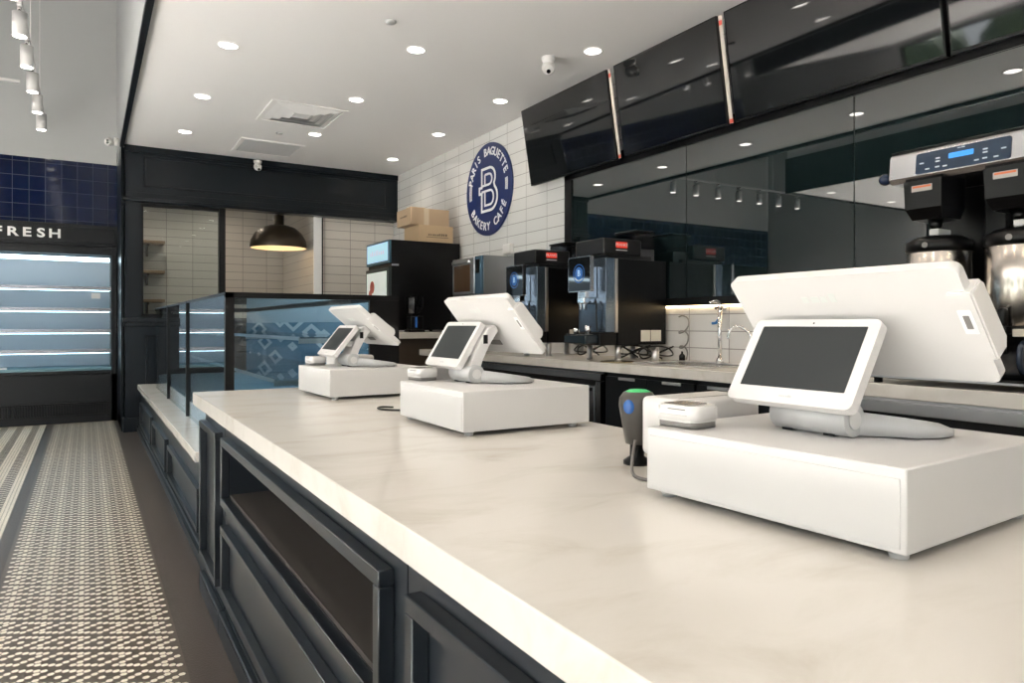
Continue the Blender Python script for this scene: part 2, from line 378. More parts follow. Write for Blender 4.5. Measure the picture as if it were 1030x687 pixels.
# diffuser vents and detectors
def vent(x0, x1, y0, y1, kind, lab):
    t = thing('ceiling_vent', lab, 'vent', ((x0+x1)/2, (y0+y1)/2, CZ)); w = (x1-x0)/2; h = (y1-y0)/2
    b = bm_()
    for q in ((-w, w, -h, -h+.04), (-w, w, h-.04, h), (-w, -w+.04, -h+.04, h-.04), (w-.04, w, -h+.04, h-.04)): box(b, q[0], q[1], q[2], q[3], -.012, -.001, .002)
    obj('frame', b, CEIL, t)
    if kind:
        b = bm_(); box(b, -w+.04, w-.04, -h+.04, h-.04, -.0035, -.001); obj('backing', b, PLAST2, t)
        for k in range(4):
            a = .045+k*.078; b = bm_(); W = w-a; Hh = h-a; d = .062
            if k == 3: box(b, -W, W, -Hh, Hh, -.012, -.006)
            else:
                O = [b.verts.new((sx*W, sy*Hh, -.004)) for sx, sy in ((-1, -1), (1, -1), (1, 1), (-1, 1))]; I = [b.verts.new((sx*(W-d), sy*(Hh-d), -.024)) for sx, sy in ((-1, -1), (1, -1), (1, 1), (-1, 1))]
                for q in range(4): b.faces.new((O[q], O[(q+1) % 4], I[(q+1) % 4], I[q]))
            obj('louvre_ring', b, CEIL, t)
    else:
        b = bm_()
        n = 26
        for k in range(n):
            yy = -h+.045+k*(2*h-.09)/n; box(b, -w+.04, w-.04, yy, yy+(2*h-.09)/n*.45, -.010, -.003)
        box(b, -w+.04, w-.04, -h+.04, h-.04, -.003, -.001); obj('grille', b, PLAST2, t)
vent(1.44, 2.15, 6.60, 7.33, 1, 'square white louvred ceiling diffuser with dark slots')
vent(1.45, 2.14, 8.13, 8.80, 0, 'flat grey square return grille in the ceiling by the dark beam')
for x, y, lab in ((1.754, 4.504, 'small round white sensor in the ceiling, nearest the camera'), (1.76, 7.74, 'small round grey sensor in the ceiling between the two vents')):
    b = bm_(); lathe(b, [(.001, -.02), (.03, -.018), (.036, -.008), (.036, -.001)], (x, y, CZ), 20); tag(obj('ceiling_sensor', b, PLAST2), lab, 'sensor')
# cameras
def seccam(x, y, z, aim, lab, ceil=True, s=1.):
    t = thing('security_camera', lab, 'security camera', (x, y, z))
    b = bm_()
    if ceil: lathe(b, [(.048*s, 0), (.048*s, -.02*s), (.035*s, -.045*s), (.001, -.045*s)], seg=24)
    else: cyl(b, (.0, 0, 0), (-.045*s, 0, 0), .045*s)
    obj('mount', b, WHITEP, t)
    c = Vector((0, 0, -.075*s)) if ceil else Vector((-.09*s, 0, -.01))
    b = bm_(); bmesh.ops.create_uvsphere(b, u_segments=24, v_segments=14, radius=.047*s, matrix=Matrix.Translation(c))
    for f in b.faces: f.smooth = True
    a = Vector(aim).normalized(); cyl(b, c+a*.02*s, c+a*.052*s, .036*s, .032*s); obj('body', b, WHITEP, t)
    b = bm_(); cyl(b, c+a*.050*s+Vector((0, 0, .014*s)), c+a*.056*s+Vector((0, 0, .014*s)), .012*s); cyl(b, c+a*.050*s-Vector((0, 0, .012*s)), c+a*.056*s-Vector((0, 0, .012*s)), .014*s); obj('lens', b, GLOSSB, t)
seccam(3.03, 4.50, CZ, (-.5, -.75, -.5), 'white turret security camera on the ceiling by the menu screens', s=1.1)
seccam(1.80, 9.06, CZ-.03, (.1, -.8, -.5), 'white security camera hung on the dark beam below the grey grille')
seccam(.33, 9.75, 3.42, (-.3, -.9, -.2), 'white security camera on the fascia above the navy tiles', ceil=False, s=1.1)

# suspended track lights
def track(x, ys, lab, rail0, rail1):
    t = thing('track_rail', lab, 'track light rail', (x, 0, 3.76))
    b = bm_(); box(b, -.018, .018, rail0, rail1, 0, .03, .003); obj('rail', b, WHITEP, t)
    y = rail0+.3
    while y < rail1:
        b = bm_(); cyl(b, (0, y, .03), (0, y, HZ-3.76), .004, seg=6); y += 1.54; obj('rod', b, WHITEP, t)
    return t
track(-.455, None, 'white suspended track light rail above the patterned floor', -3, 10.1)
tt = track(0, None, 'white suspended track light rail crossing the hall before the cooler, seen mirrored', .6, 4.9); tt.location = (0, 9.05, 3.76); tt.rotation_euler = (0, 0, PI/2)
def head(x, y, lab, grp):
    t = thing('track_light', lab, 'track light', (x, y, 3.5), 0, grp)
    b = bm_(); cyl(b, (0, 0, .004), (0, 0, .19), .052, seg=22); cyl(b, (0, 0, .19), (0, 0, .235), .016); box(b, -.017, .017, -.05, .05, .235, .260, .003); obj('housing', b, WHITEP, t)
    b = bm_(); cyl(b, (0, 0, 0), (0, 0, .004), .045, seg=22); obj('lens', b, LIGHTE, t)
    b = bm_(); cyl(b, (.0, -.018, .20), (0, -.022, .20), .010); obj('knob', b, BLACKP, t)
    l = bpy.data.lights.new('track_lamp', 'SPOT'); l.energy = 12; l.color = (1, .88, .72); l.spot_size = 2.0; l.spot_blend = .7; l.shadow_soft_size = .05
    o = bpy.data.objects.new('track_lamp', l); COL.objects.link(o); o.parent = t; o.location = (0, 0, -.02)
ys = [9.95-.785*k for k in range(12)]
for k, y in enumerate(ys):
    head(-.455, y, 'white cylinder track light on the near rail, %s from its far end' % ('first second third fourth fifth sixth seventh eighth ninth tenth eleventh twelfth'.split()[k]), 'track lights on the near rail')
for k, y in enumerate([-4.7+.55*q for q in range(7)]):
    head(y, 9.05, 'white cylinder track light on the cross rail, %s from its left end' % ('first second third fourth fifth sixth seventh'.split()[k]), 'track lights on the cross rail')

b = bm_(); box(b, XL, -1.95, YF, 7.15, CZ, HZ-.001); struct('ceiling_soffit', b, CEIL)
b = bm_(); box(b, -1.95, -1.93, YF, 7.17, CZ-.03, CZ+.5); box(b, XL, -1.95, 7.15, 7.17, CZ-.03, CZ+.5); struct('trim_6', b, NAVYD)
for k, (x, y) in enumerate([(x, y) for x in (-2.6, -4.2) for y in (6.85, 5.2, 3.5, 1.8, .1)]):
    downlight(x, y, 'downlight in the low hall ceiling, %s row, %s' % ('inner' if x > -3 else 'window', ordn[k % 5]))

# ------------------------------------------------------------------ open cooler at the back of the hall
t = thing('open_cooler', 'long dark open-front chiller with lit empty shelves under white FRESH lettering', 'refrigerated display', (0, 10.35, 0))
cx0, cx1 = -5.4, .27
b = bm_()
box(b, cx1, .33, 0, .75, 0, 2.46); box(b, cx0, cx0+.05, 0, .75, 0, 2.46)
box(b, cx0, .335, -.01, .05, 2.20, 2.47, .004); box(b, cx0, .335, .02, .75, 2.10, 2.44)
box(b, cx0, .335, .0, .7, .0, .60); box(b, cx0, cx1, -.02, .06, .60, .645, .008)
box(b, cx0, cx1, .70, .75, .6, 2.1, mi=1)
obj('cabinet', b, [NAVYD, mat('chiller_liner', (.55, .64, .72), .4)], t)
b = bm_()
for q in ((-1.5, .31, 2.235, 2.25), (-1.5, .31, 2.42, 2.435), (.295, .31, 2.235, 2.435)): box(b, q[0], q[1], -.018, -.010, q[2], q[3], .003)
obj('sign_moulding', b, NAVY, t)
b = bm_(); k = 0; x = cx0+.1
while x < .22: box(b, x, x+.012, -.026, 0, .10, .23); x += .028
box(b, cx0, .24, -.028, -.0, .235, .25); box(b, cx0, .24, -.028, -.0, .085, .10)
gr = obj('grille', b, BLACK, t)
for i, z in enumerate((1.69, 1.42, 1.15, .90)):
    b = bm_(); box(b, cx0+.05, cx1, .08+.0*i, .68, z-.02, z, mi=0); box(b, cx0+.05, cx1, .06, .085, z-.035, z+.012, mi=1)
    s = obj('shelf', b, [mat('shelf_steel', (.35, .40, .44), .35), DSTEEL], t)
    b = bm_(); box(b, cx0+.1, cx1-.02, .10, .125, z-.042, z-.022); obj('shelf_light', b, LED, s)
b = bm_(); box(b, cx0+.1, cx1-.02, .07, .12, 2.02, 2.07); obj('canopy_light', b, mat('led_strong', (1, 1, 1), .5, emit=(.62, .86, 1), es=5), t)
b = bm_(); box(b, cx0+.05, cx1, .03, .68, .645, .68); obj('deck', b, mat('teal_deck', (.16, .30, .36), .4), t)
for k, ch in enumerate('FRESH'):
    b = bm_(); text(b, ch, .150, facing_mY(-.905+.1425*k, -.012, 2.335), .008, .004, sx=1.25); obj('letter', b, LETTER, t)
for k, ch in enumerate('DAY.'):
    b = bm_(); text(b, ch, .150, facing_mY(-2.9+.1425*k, -.012, 2.335), .008, .004, sx=1.25); obj('letter', b, LETTER, t)
b = bm_(); box(b, .05, .15, .075, .08, 1.55, 1.62); box(b, -.95, -.82, .05, .055, .60, .70); obj('shelf_ticket', b, LETTER, t)

# ------------------------------------------------------------------ service counter
def frame(bm, x, y0, y1, z0, z1, w=.045, d=.03):
    for q in ((y0, y1, z0, z0+w), (y0, y1, z1-w, z1), (y0, y0+w, z0+w, z1-w), (y1-w, y1, z0+w, z1-w)):
        box(bm, x, x+d, q[0], q[1], q[2], q[3], .002, 1)
b = bm_(); box(b, .411, 1.36, -1.6, 3.485, .860, .915, .0025, 2); tag(obj('worktop', b, QUARTZ), 'long cream stone worktop of the service counter under the three terminals', 'worktop')
XF = .47
def cabinet(y0, y1, label, panels, niche=None):
    t = thing('counter_cabinet', label, 'cabinet', (0, y0, 0)); L = y1-y0
    b = bm_()
    if niche:
        za, zb, ya, yb = niche; ya -= y0; yb -= y0
        box(b, XF, 1.30, 0, L, .08, za); box(b, XF, 1.30, 0, L, zb, .859); box(b, XF, 1.30, 0, ya, za, zb); box(b, XF, 1.30, yb, L, za, zb); box(b, XF+.45, 1.30, ya, yb, za, zb)
    else: box(b, XF, 1.30, 0, L, .08, .859)
    obj('carcass', b, SATIN, t)
    if niche:
        b = bm_(); box(b, XF+.002, XF+.45, ya+.002, yb-.002, za, za+.012); obj('niche_floor', b, SHELFD, t)
    b = bm_(); box(b, XF-.004, XF+.02, 0, L, .0, .10); box(b, XF-.026, XF-.004, 0, L, .0, .075); box(b, XF-.026, XF-.004, 0, L, .075, .092, .004); obj('plinth', b, SATIN, t)
    for (a, c, z0, z1) in panels:
        b = bm_(); frame(b, .44, a-y0, c-y0, z0, z1, .03, XF-.44); obj('panel_frame', b, SATIN, t)
    return t
cabinet(2.985, 3.525, 'tall narrow framed navy panel at the far end of the service counter', [(3.05, 3.515, .165, .785)])
cabinet(1.13, 2.98, 'navy counter cabinet with a long open niche above a framed panel', [(1.19, 2.915, .525, .785), (1.19, 2.915, .178, .447)], (.555, .755, 1.22, 2.885))
cabinet(-1.55, 1.125, 'navy counter cabinet nearest the camera with one tall framed panel', [(-.65, 1.07, .165, .785)])

# ------------------------------------------------------------------ display counter and glass case
b = bm_(); box(b, .495, 1.72, 4.10, 9.10, .485, .54, .003); tag(obj('display_ledge', b, QUARTZ), 'low white stone ledge running under the glass display case', 'worktop')
lb = ['framed navy base cabinet under the white ledge, nearest the service counter', 'framed navy base cabinet under the white ledge, middle of three', 'framed navy base cabinet under the white ledge, nearest the dark pilaster']
for k, (y0, y1) in enumerate(((3.53, 5.83), (5.83, 7.24), (7.24, 9.1))):
    t = thing('display_base_cabinet', lb[k], 'cabinet', (0, y0, 0), 0, 'base cabinets under the display case'); L = y1-y0
    b = bm_(); box(b, .53, 1.70, 0, L, .06, .484); obj('carcass', b, SATIN, t)
    b = bm_(); box(b, .49, .53, 0, L, 0, .05); box(b, .505, .53, 0, L, .05, .075, .004); obj('plinth', b, SATIN, t)
    b = bm_(); frame(b, .5, .08 if k else .56, L-.12 if k < 2 else L-.3, .11, .345+.01*k, .03, .03); obj('panel_frame', b, SATIN, t)
t = thing('glass_display_case', 'long empty glass pastry case with black corner post on the white ledge', 'display case', (.64, 4.05, .54))
LY = 4.55; WX = .985; HT = .855
b = bm_()
box(b, -.005, .04, -.02, .025, -.05, HT)                              # near corner post
box(b, -.005, WX, -.02, .02, HT-.03, HT)                            # near top rail
box(b, .80, WX, -.015, .012, -.02, HT-.03)                             # solid black side panel
box(b, WX-.04, WX, LY-.04, LY, 0, HT); box(b, 0, WX, LY-.03, LY, HT-.03, HT)
for y in (1.71, 3.15): box(b, -.008, .022, y-.014, y+.014, .0, HT)
box(b, -.006, .012, -.02, LY, HT-.012, HT)
box(b, WX-.03, WX, 0, LY, HT-.03, HT)
obj('case_frame', b, BLACK, t)
for y0, y1 in ((.026, 1.696), (1.724, 3.136), (3.164, LY-.04)):
    b = bm_(); box(b, .004, .010, y0, y1, .0, HT-.014); obj('front_pane', b, GLASSB, t)
b = bm_(); box(b, .042, .80, -.004, .002, .0, HT-.03); obj('end_pane', b, GLASSB, t)
b = bm_(); box(b, .012, WX-.04, .02, LY-.05, HT-.010, HT-.004); obj('top_pane', b, GLASSB, t)
b = bm_(); box(b, .03, WX-.04, .06, LY-.06, .0, .14, .004); obj('deck', b, mat('case_deck', (.70, .76, .82), .35), t)
# reflection in the case glass, painted as a rhombus pattern on the back door
m = bpy.data.materials.new('case_painted_reflection'); m.use_nodes = True; nt = m.node_tree; pb = nt.nodes['Principled BSDF']; pb.inputs['Roughness'].default_value = .15
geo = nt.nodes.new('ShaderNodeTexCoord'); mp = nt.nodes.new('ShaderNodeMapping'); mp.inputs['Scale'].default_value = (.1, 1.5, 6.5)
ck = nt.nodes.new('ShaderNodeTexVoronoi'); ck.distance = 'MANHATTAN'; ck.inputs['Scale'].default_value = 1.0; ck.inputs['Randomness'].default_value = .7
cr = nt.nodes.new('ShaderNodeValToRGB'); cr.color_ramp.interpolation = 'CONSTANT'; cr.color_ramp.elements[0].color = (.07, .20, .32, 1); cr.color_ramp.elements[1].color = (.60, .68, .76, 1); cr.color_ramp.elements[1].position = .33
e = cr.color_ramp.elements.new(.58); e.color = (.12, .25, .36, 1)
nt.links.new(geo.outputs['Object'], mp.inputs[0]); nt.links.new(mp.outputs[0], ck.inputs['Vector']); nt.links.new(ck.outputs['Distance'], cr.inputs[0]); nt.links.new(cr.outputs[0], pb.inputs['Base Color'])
CASE_REFL = m
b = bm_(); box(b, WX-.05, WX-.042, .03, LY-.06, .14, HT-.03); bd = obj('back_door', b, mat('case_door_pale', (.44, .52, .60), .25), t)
b = bm_(); box(b, WX-.054, WX-.0505, .03, LY-.06, .36, .70); obj('painted_reflection', b, CASE_REFL, bd)
for z, d in ((.36, .66), (.60, .52)):
    b = bm_(); box(b, WX-.05-d, WX-.06, .08, LY-.08, z, z+.008, mi=0); box(b, WX-.056-d, WX-.05-d, .08, LY-.08, z-.012, z+.010, mi=1)
    s = obj('glass_shelf', b, [GLASSB, STEEL], t)
    b = bm_()
    for y in (.1, 1.7, 3.14, LY-.12): box(b, WX-.05-d, WX-.05, y, y+.012, z-.03, z)
    obj('shelf_bracket', b, STEEL, s)
# cashier-side box equipment inside (dark rear cabinet below the case glass)

# ------------------------------------------------------------------ back counter
BZ = .966
b = bm_(); box(b, 2.94, XR-.001, -1.6, 6.75, BZ-.06, BZ, .003); tag(obj('back_worktop', b, QUARTZ), 'long cream stone worktop along the tiled wall carrying the coffee machines', 'worktop')
b = bm_(); box(b, 2.98, XR-.01, 2.20, 2.90, .08, BZ-.061); tagc = thing('back_cabinet', 'black cabinet under the sink beside the near steel fridge', 'cabinet', (0, 0, 0)); obj('carcass', b, NAVYD, tagc)
for y0, y1 in ((2.205, 2.545), (2.555, 2.895)):
    b = bm_(); box(b, 2.958, 2.979, y0, y1, .09, .88, .002); d = obj('door', b, NAVYD, tagc)
    b = bm_(); box(b, 2.944, 2.958, y0+.10, y0+.25, .862, .880, .003); obj('handle', b, STEEL, d)
b = bm_(); box(b, 2.98, XR-.01, 2.91, 3.72, .08, BZ-.061); tagd = thing('back_cabinet', 'black two-door cabinet under the coffee machines, nearer the far steel fridge', 'cabinet', (0, 0, 0)); obj('carcass', b, NAVYD, tagd)
for y0, y1 in ((2.915, 3.31), (3.32, 3.715)):
    b = bm_(); box(b, 2.958, 2.979, y0, y1, .09, .88, .002); d = obj('door', b, NAVYD, tagd)
    b = bm_(); box(b, 2.944, 2.958, y0+.10, y0+.25, .862, .880, .003); obj('handle', b, STEEL, d)
def undercounter(y0, y1, lab, strong):
    t = thing('undercounter_fridge', lab, 'refrigerator', (2.95, y0, .0)); L = y1-y0
    b = bm_(); box(b, .03, .68, 0, L, .10, BZ-.062); box(b, .0, .03, 0, L, BZ-.125, BZ-.075, .003); box(b, 0, .03, 0, .05, .1, BZ-.13); box(b, 0, .03, L-.05, L, .1, BZ-.13); obj('body', b, STEEL if strong else DSTEEL, t)
    b = bm_(); box(b, .022, .03, .05, L-.05, BZ-.16, BZ-.125); obj('gasket', b, BLACK, t)
    n = 2; w = (L-.12)/n
    for k in range(n):
        b = bm_(); box(b, .0, .03, .06+k*w+.005, .06+(k+1)*w-.005, .16, BZ-.165, .003); d = obj('door', b, STEEL if strong else DSTEEL, t)
        b = bm_(); box(b, -.012, .006, .10+k*w, .02+(k+1)*w, BZ-.20, BZ-.175, .004); obj('door_pull', b, BLACK if not strong else STEEL, d)
    b = bm_()
    for x, y in ((.08, .08), (.6, .08), (.08, L-.08), (.6, L-.08)): cyl(b, (x, y, 0), (x, y, .10), .02, seg=12)
    obj('foot', b, BLACK, t)
undercounter(3.76, 5.50, 'dark steel undercounter fridge below the two coffee machines', False)
undercounter(.35, 2.17, 'bright steel undercounter fridge below the twin coffee brewer', True)
# sink and taps
t = thing('sink', 'shallow steel drop-in sink set in the back worktop below the taps', 'sink', (3.32, 3.25, BZ))
b = bm_()
for q in ((-.24, .24, -.34, -.31), (-.24, .24, .31, .34), (-.24, -.21, -.31, .31), (.15, .24, -.31, .31)): box(b, q[0], q[1], q[2], q[3], .0005, .007, .002)
obj('rim', b, STEEL, t)
b = bm_(); box(b, -.21, .15, -.31, .31, .0005, .002); obj('basin', b, DSTEEL, t)
t = thing('standpipe_tap', 'tall straight chrome filler pipe rising behind the sink', 'tap', (3.54, 3.26, BZ+.007))
b = bm_(); cyl(b, (0, 0, 0), (0, 0, .03), .026, .02); cyl(b, (0, 0, .03), (0, 0, .36), .0135); tube(b, [(0, 0, .36), (0, .0, .385), (-.03, .015, .40), (-.06, .03, .385)], .012); obj('pipe', b, CHROME, t)
t = thing('gooseneck_tap', 'small curved chrome gooseneck tap right of the tall pipe', 'tap', (3.54, 3.0, BZ+.007))
b = bm_(); cyl(b, (0, 0, 0), (0, 0, .05), .025, .016); tube(b, [(0, 0, .05), (0, 0, .15), (-.01, .02, .20), (-.05, .06, .235), (-.09, .09, .215), (-.10, .10, .16)], .009); obj('spout', b, CHROME, t)
b = bm_(); tube(b, [(0, -.02, .05), (0, -.05, .075), (0, -.08, .08)], .006); obj('lever', b, CHROME, t)
t = thing('wall_valve', 'chrome wall valve with a bright blue curved lever on the tiles', 'valve', (XR, 3.33, 1.33))
b = bm_(); cyl(b, (0, 0, 0), (-.05, 0, 0), .018); cyl(b, (-.05, .03, 0), (-.05, -.05, .01), .011); obj('valve_body', b, CHROME, t)
b = bm_(); tube(b, [(-.05, .0, -.01), (-.055, -.005, -.06), (-.06, .015, -.095), (-.06, .05, -.10)], .010); obj('lever', b, BLUE, t)
t = thing('soap_bottle', 'small dark dispenser standing at the left of the sink rim', 'bottle', (3.54, 3.60, BZ))
b = bm_(); lathe(b, [(.001, 0), (.022, 0), (.022, .04), (.008, .055), (.008, .07), (.001, .07)]); obj('bottle_body', b, BLACKP, t)
t = thing('metal_cup', 'small steel cup on the back worktop left of the sink', 'cup', (3.33, 3.64, BZ))
b = bm_(); lathe(b, [(.001, 0), (.024, 0), (.028, .075), (.025, .075), (.021, .004), (.001, .004)]); obj('cup_body', b, STEEL, t)
b = bm_(); lathe(b, [(.001, 0), (.095, 0), (.115, .006), (.11, .009), (.09, .004), (.001, .004)], (3.06, 3.72, BZ)); tag(obj('tray', b, mat('brass_tray', (.55, .45, .28), .25, 1.)), 'shallow round metal tray on the back worktop beside the near coffee machine', 'tray')

# loose cables
def cable(name, pts, r, lab, m=CABLE, cat='cable', grp=None):
    b = bm_(); tube(b, pts, r, 8, 8); tag(obj(name, b, m), lab, cat, grp)
random.seed(3)
for k, (yc, lab) in enumerate(((3.80, 'tangle of black cables on the worktop right of the near coffee machine'), (4.05, 'black cables looping under the near coffee machine'), (4.55, 'black cables looping under the far coffee machine'), (3.655, 'grey and black cables hanging from the near coffee machine'))):
    pts = []
    for i in range(16):
        a = i*1.1
        if k == 3: pts.append((3.61+.015*math.sin(i), yc+.05*math.cos(a)*(1-.04*i), BZ+.03+.28*(1-i/15)+.03*math.sin(a)))
        else: pts.append((3.48+.07*math.cos(a)+random.uniform(-.02, .02), yc+.10*math.sin(a*.9)+random.uniform(-.02, .02), BZ+.010+abs(math.sin(i*.7))*.09))
    cable('cable', pts, .006, lab, CABLE if k < 3 else GREYP)

# ------------------------------------------------------------------ bean-to-cup coffee machines
SBLUE = mat('machine_front_panel', (.16, .21, .27), .25, .8)
def coffee_machine(loc, lab):
    t = thing('coffee_machine', lab, 'coffee machine', loc, 0, 'black coffee machines on the back worktop')
    for x, y in ((.21, .03), (.57, .03), (.16, .29), (.57, .29)):
        b = bm_(); cyl(b, (x, y, 0), (x, y, .112), .021, seg=18); cyl(b, (x, y, 0), (x, y, .012), .025, seg=18); obj('leg', b, STEEL, t)
    b = bm_(); box(b, .186, .635, 0, .32, .11, .715, .004); obj('body', b, BLACKP, t)
    b = bm_(); box(b, .03, .175, .004, .316, .11, .20, .006); obj('base_front', b, BLACKP, t)
    b = bm_(); box(b, .080, .160, .004, .316, .20, .72, .004); obj('front_panel', b, SBLUE, t)
    b = bm_(); box(b, .160, .185, -.003, .319, .20, .715, .003); obj('trim_strip', b, mat('machine_trim', (.45, .42, .40), .3, 1.), t)
    b = bm_(); box(b, -.075, .05, .03, .29, .12, .185, .01); d = obj('drip_tray', b, mat('tray_blueblack', (.015, .025, .035), .2), t)
    b = bm_()
    for k in range(9): box(b, -.065, .04, .045+k*.026, .055+k*.026, .185, .189)
    obj('tray_grid', b, DSTEEL, d)
    b = bm_(); lathe(b, [(.001, .19), (.02, .19), (.024, .245), (.02, .245), (.001, .2)], (.0, .10, 0), 16); lathe(b, [(.001, .19), (.018, .19), (.02, .23), (.001, .23)], (-.03, .2, 0), 16); obj('cup_rest', b, CHROME, t)
    b = bm_(); box(b, .055, .40, -.004, .324, .74, .855, .012); box(b, .10, .50, .01, .31, .715, .742); obj('top_cover', b, mat('cover_grey_black', (.012, .012, .013), .34, ior=1.4), t)
    b = bm_(); box(b, .165, .265, -.0055, -.003, .790, .832); bd = obj('badge', b, RED, t)
    b = bm_(); text(b, 'FRANKE', .030, basis((.215, -.0056, .811), (1, 0, 0), (0, 0, 1), (0, -1, 0)), .0008); obj('badge_lettering', b, LETTER, bd)
    b = bm_(); box(b, .165, .265, -.0052, -.003, .772, .777); obj('badge_line', b, LETTER, t)
    # touch screen on an arm in front
    b = bm_(); M = basis((-.022, .135, .605), (0, -1, 0), (0, 0, 1), (-1, 0, 0))
    prism(b, rrect(.26, .245, .012), .028, M); sc_ = obj('touch_screen', b, mat('screen_bezel', (.42, .42, .43), .25, 1.), t)
    b = bm_(); prism(b, rrect(.245, .230, .008), .002, basis((-.050, .135, .605), (0, -1, 0), (0, 0, 1), (-1, 0, 0))); obj('screen_glass', b, GLOSSB, sc_)
    b = bm_(); M = basis((-.0522, .135, .61), (0, -1, 0), (0, 0, 1), (-1, 0, 0))
    ring = [(.062*math.cos(2*PI*k/32), .062*math.sin(2*PI*k/32)) for k in range(32)]; ribbon(b, ring, .006, .001, M, True)
    ring = [(.045*math.cos(2*PI*k/32), .045*math.sin(2*PI*k/32)) for k in range(32)]; prism(b, ring, .0008, M)
    obj('screen_art', b, BLUES, sc_)
    b = bm_(); text(b, 'B', .06, basis((-.0535, .135, .61), (0, -1, 0), (0, 0, 1), (-1, 0, 0)), .0005, .001); obj('screen_letter', b, mat('pale_blue_mark', (.3, .5, .7), .3, emit=(.4, .7, 1), es=.15), sc_)
    b = bm_(); box(b, -.021, .079, .10, .19, .44, .66, .004); box(b, -.02, .079, .12, .20, .40, .48, .008); box(b, -.01, .02, .13, .15, .36, .405, .004); box(b, -.01, .02, .17, .19, .36, .405, .004); obj('dispenser', b, CHROME, t)
    b = bm_(); tube(b, [(.06, .09, .42), (.05, .07, .38), (.055, .075, .3), (.06, .075, .21)], .006); obj('milk_hose', b, CABLE, t)
    b = bm_(); box(b, .38, .56, .04, .28, .716, .80, .006); obj('hopper_base', b, mat('hopper_grey', (.05, .05, .055), .3), t)
    b = bm_(); box(b, .385, .555, .045, .275, .80, .92, .01); obj('bean_hopper', b, HOPPER, t)
    b = bm_(); box(b, .38, .56, .04, .28, .92, .935, .004); obj('hopper_lid', b, BLACKP, t)
    b = bm_(); box(b, .395, .48, -.002, .0, .135, .215); box(b, .487, .585, -.002, .0, .135, .215); obj('side_label', b, mat('label_cream', (.7, .68, .6), .6), t)
    return t
cm = coffee_machine((2.99, 3.85, BZ), 'black coffee machine with touch screen, nearer the sink')
dup(cm, (2.99, 4.72, BZ), 0, 'black coffee machine with touch screen, nearer the steel oven')

# speed oven on a stand
t = thing('oven_stand', 'dark two-tier stand under the steel speed oven', 'stand', (3.22, 5.95, BZ))
b = bm_()
for x in (.0, .37):
    for y in (0, .60): box(b, x, x+.03, y, y+.03, 0, .50)
box(b, 0, .40, 0, .63, .48, .50); box(b, 0, .40, 0, .63, .2, .22); obj('stand_frame', b, BLACK, t)
t = thing('speed_oven', 'stainless speed oven with brown glass door by the tiled wall', 'oven', (3.24, 5.95, BZ+.503))
b = bm_(); box(b, .02, .38, 0, .62, .012, .42, .004); box(b, .0, .02, .0, .62, .012, .05); obj('body', b, mat('oven_steel', (.30, .31, .32), .3, 1.), t)
b = bm_(); box(b, -.012, .02, .14, .615, .05, .415, .01); d = obj('door', b, STEEL, t)
b = bm_(); box(b, -.016, -.012, .22, .57, .08, .345, .004); obj('door_glass', b, mat('brown_glass', (.08, .045, .025), .1), d)
b = bm_(); box(b, -.05, -.03, .20, .56, .355, .385, .008); box(b, -.04, -.012, .22, .24, .36, .38); box(b, -.04, -.012, .52, .54, .36, .38); obj('door_handle', b, STEEL, d)
b = bm_(); box(b, -.008, .02, .005, .135, .05, .415, .004); p = obj('control_panel', b, mat('panel_blue_steel', (.12, .22, .32), .2, .6), t)
b = bm_(); box(b, -.012, -.008, .03, .11, .25, .38); obj('display', b, GLOSSB, p)
b = bm_()
for x in (.05, .34):
    for y in (.05, .57): cyl(b, (x, y, 0), (x, y, .013), .015, seg=12)
obj('foot', b, BLACK, t)
b = bm_(); box(b, XR-.05, XR, 6.05, 6.20, 1.93, 2.03, .01); tag(obj('wall_box', b, WHITEP), 'small pale box fixed to the tiles above the oven', 'socket box')

# raised stand, drinks fridge, grinder, cartons
t = thing('fridge_stand', 'raised cream stone shelf on brown end panels carrying the black drinks fridge', 'stand', (2.62, 6.86, 0))
b = bm_(); box(b, 0, 1.03, 0, 1.25, 1.075, 1.14, .004); obj('slab', b, QUARTZ, t)
b = bm_(); box(b, .05, 1.0, .16, .19, 0, 1.074); box(b, .05, .08, .19, 1.2, 0, 1.074); obj('end_panel', b, BROWN, t)
t = thing('drinks_fridge', 'black upright drinks fridge with lit blue header on the raised stone shelf', 'refrigerator', (2.785, 7.18, 1.141))
b = bm_(); box(b, .02, .84, 0, .72, .02, .995, .004); obj('body', b, BLACKP, t)
b = bm_(); box(b, -.005, .02, .0, .72, .745, .995, .004); h = obj('header', b, mat('header_frame', (.03, .10, .14), .3), t)
b = bm_(); box(b, -.008, -.004, .04, .69, .775, .975); obj('header_lightbox', b, HEADLIT, h)
b = bm_(); blurred_line(b, 8, .09, facing_mX(-.009, .36, .85), .0008); obj('header_lettering', b, LETTER, h)
b = bm_(); box(b, -.012, .02, .0, .72, .03, .70, .004); d = obj('door', b, mat('door_frame_dark', (.02, .03, .03), .3), t)
b = bm_(); box(b, -.016, -.011, .06, .68, .08, .66); obj('door_glass', b, DOORLIT, d)
b = bm_(); cyl(b, (-.018, .50, .50), (-.016, .50, .50), .07); cyl(b, (-.018, .56, .42), (-.016, .56, .42), .05); obj('door_sticker', b, mat('sticker_red', (.55, .12, .08), .5), d)
b = bm_(); box(b, .02, .10, -.012, .0, .715, .735, .003); obj('hinge', b, STEEL, t)
b = bm_()
for x in (.08, .78):
    for y in (.06, .66): cyl(b, (x, y, 0), (x, y, .021), .02, seg=12)
obj('foot', b, BLACK, t)
t = thing('carton', 'lower brown cardboard carton on top of the drinks fridge', 'box', (3.14, 7.22, 2.137), 0, 'cartons on the drinks fridge')
b = bm_(); box(b, 0, .42, 0, .42, 0, .19, .003); obj('carton_box', b, CARD, t)
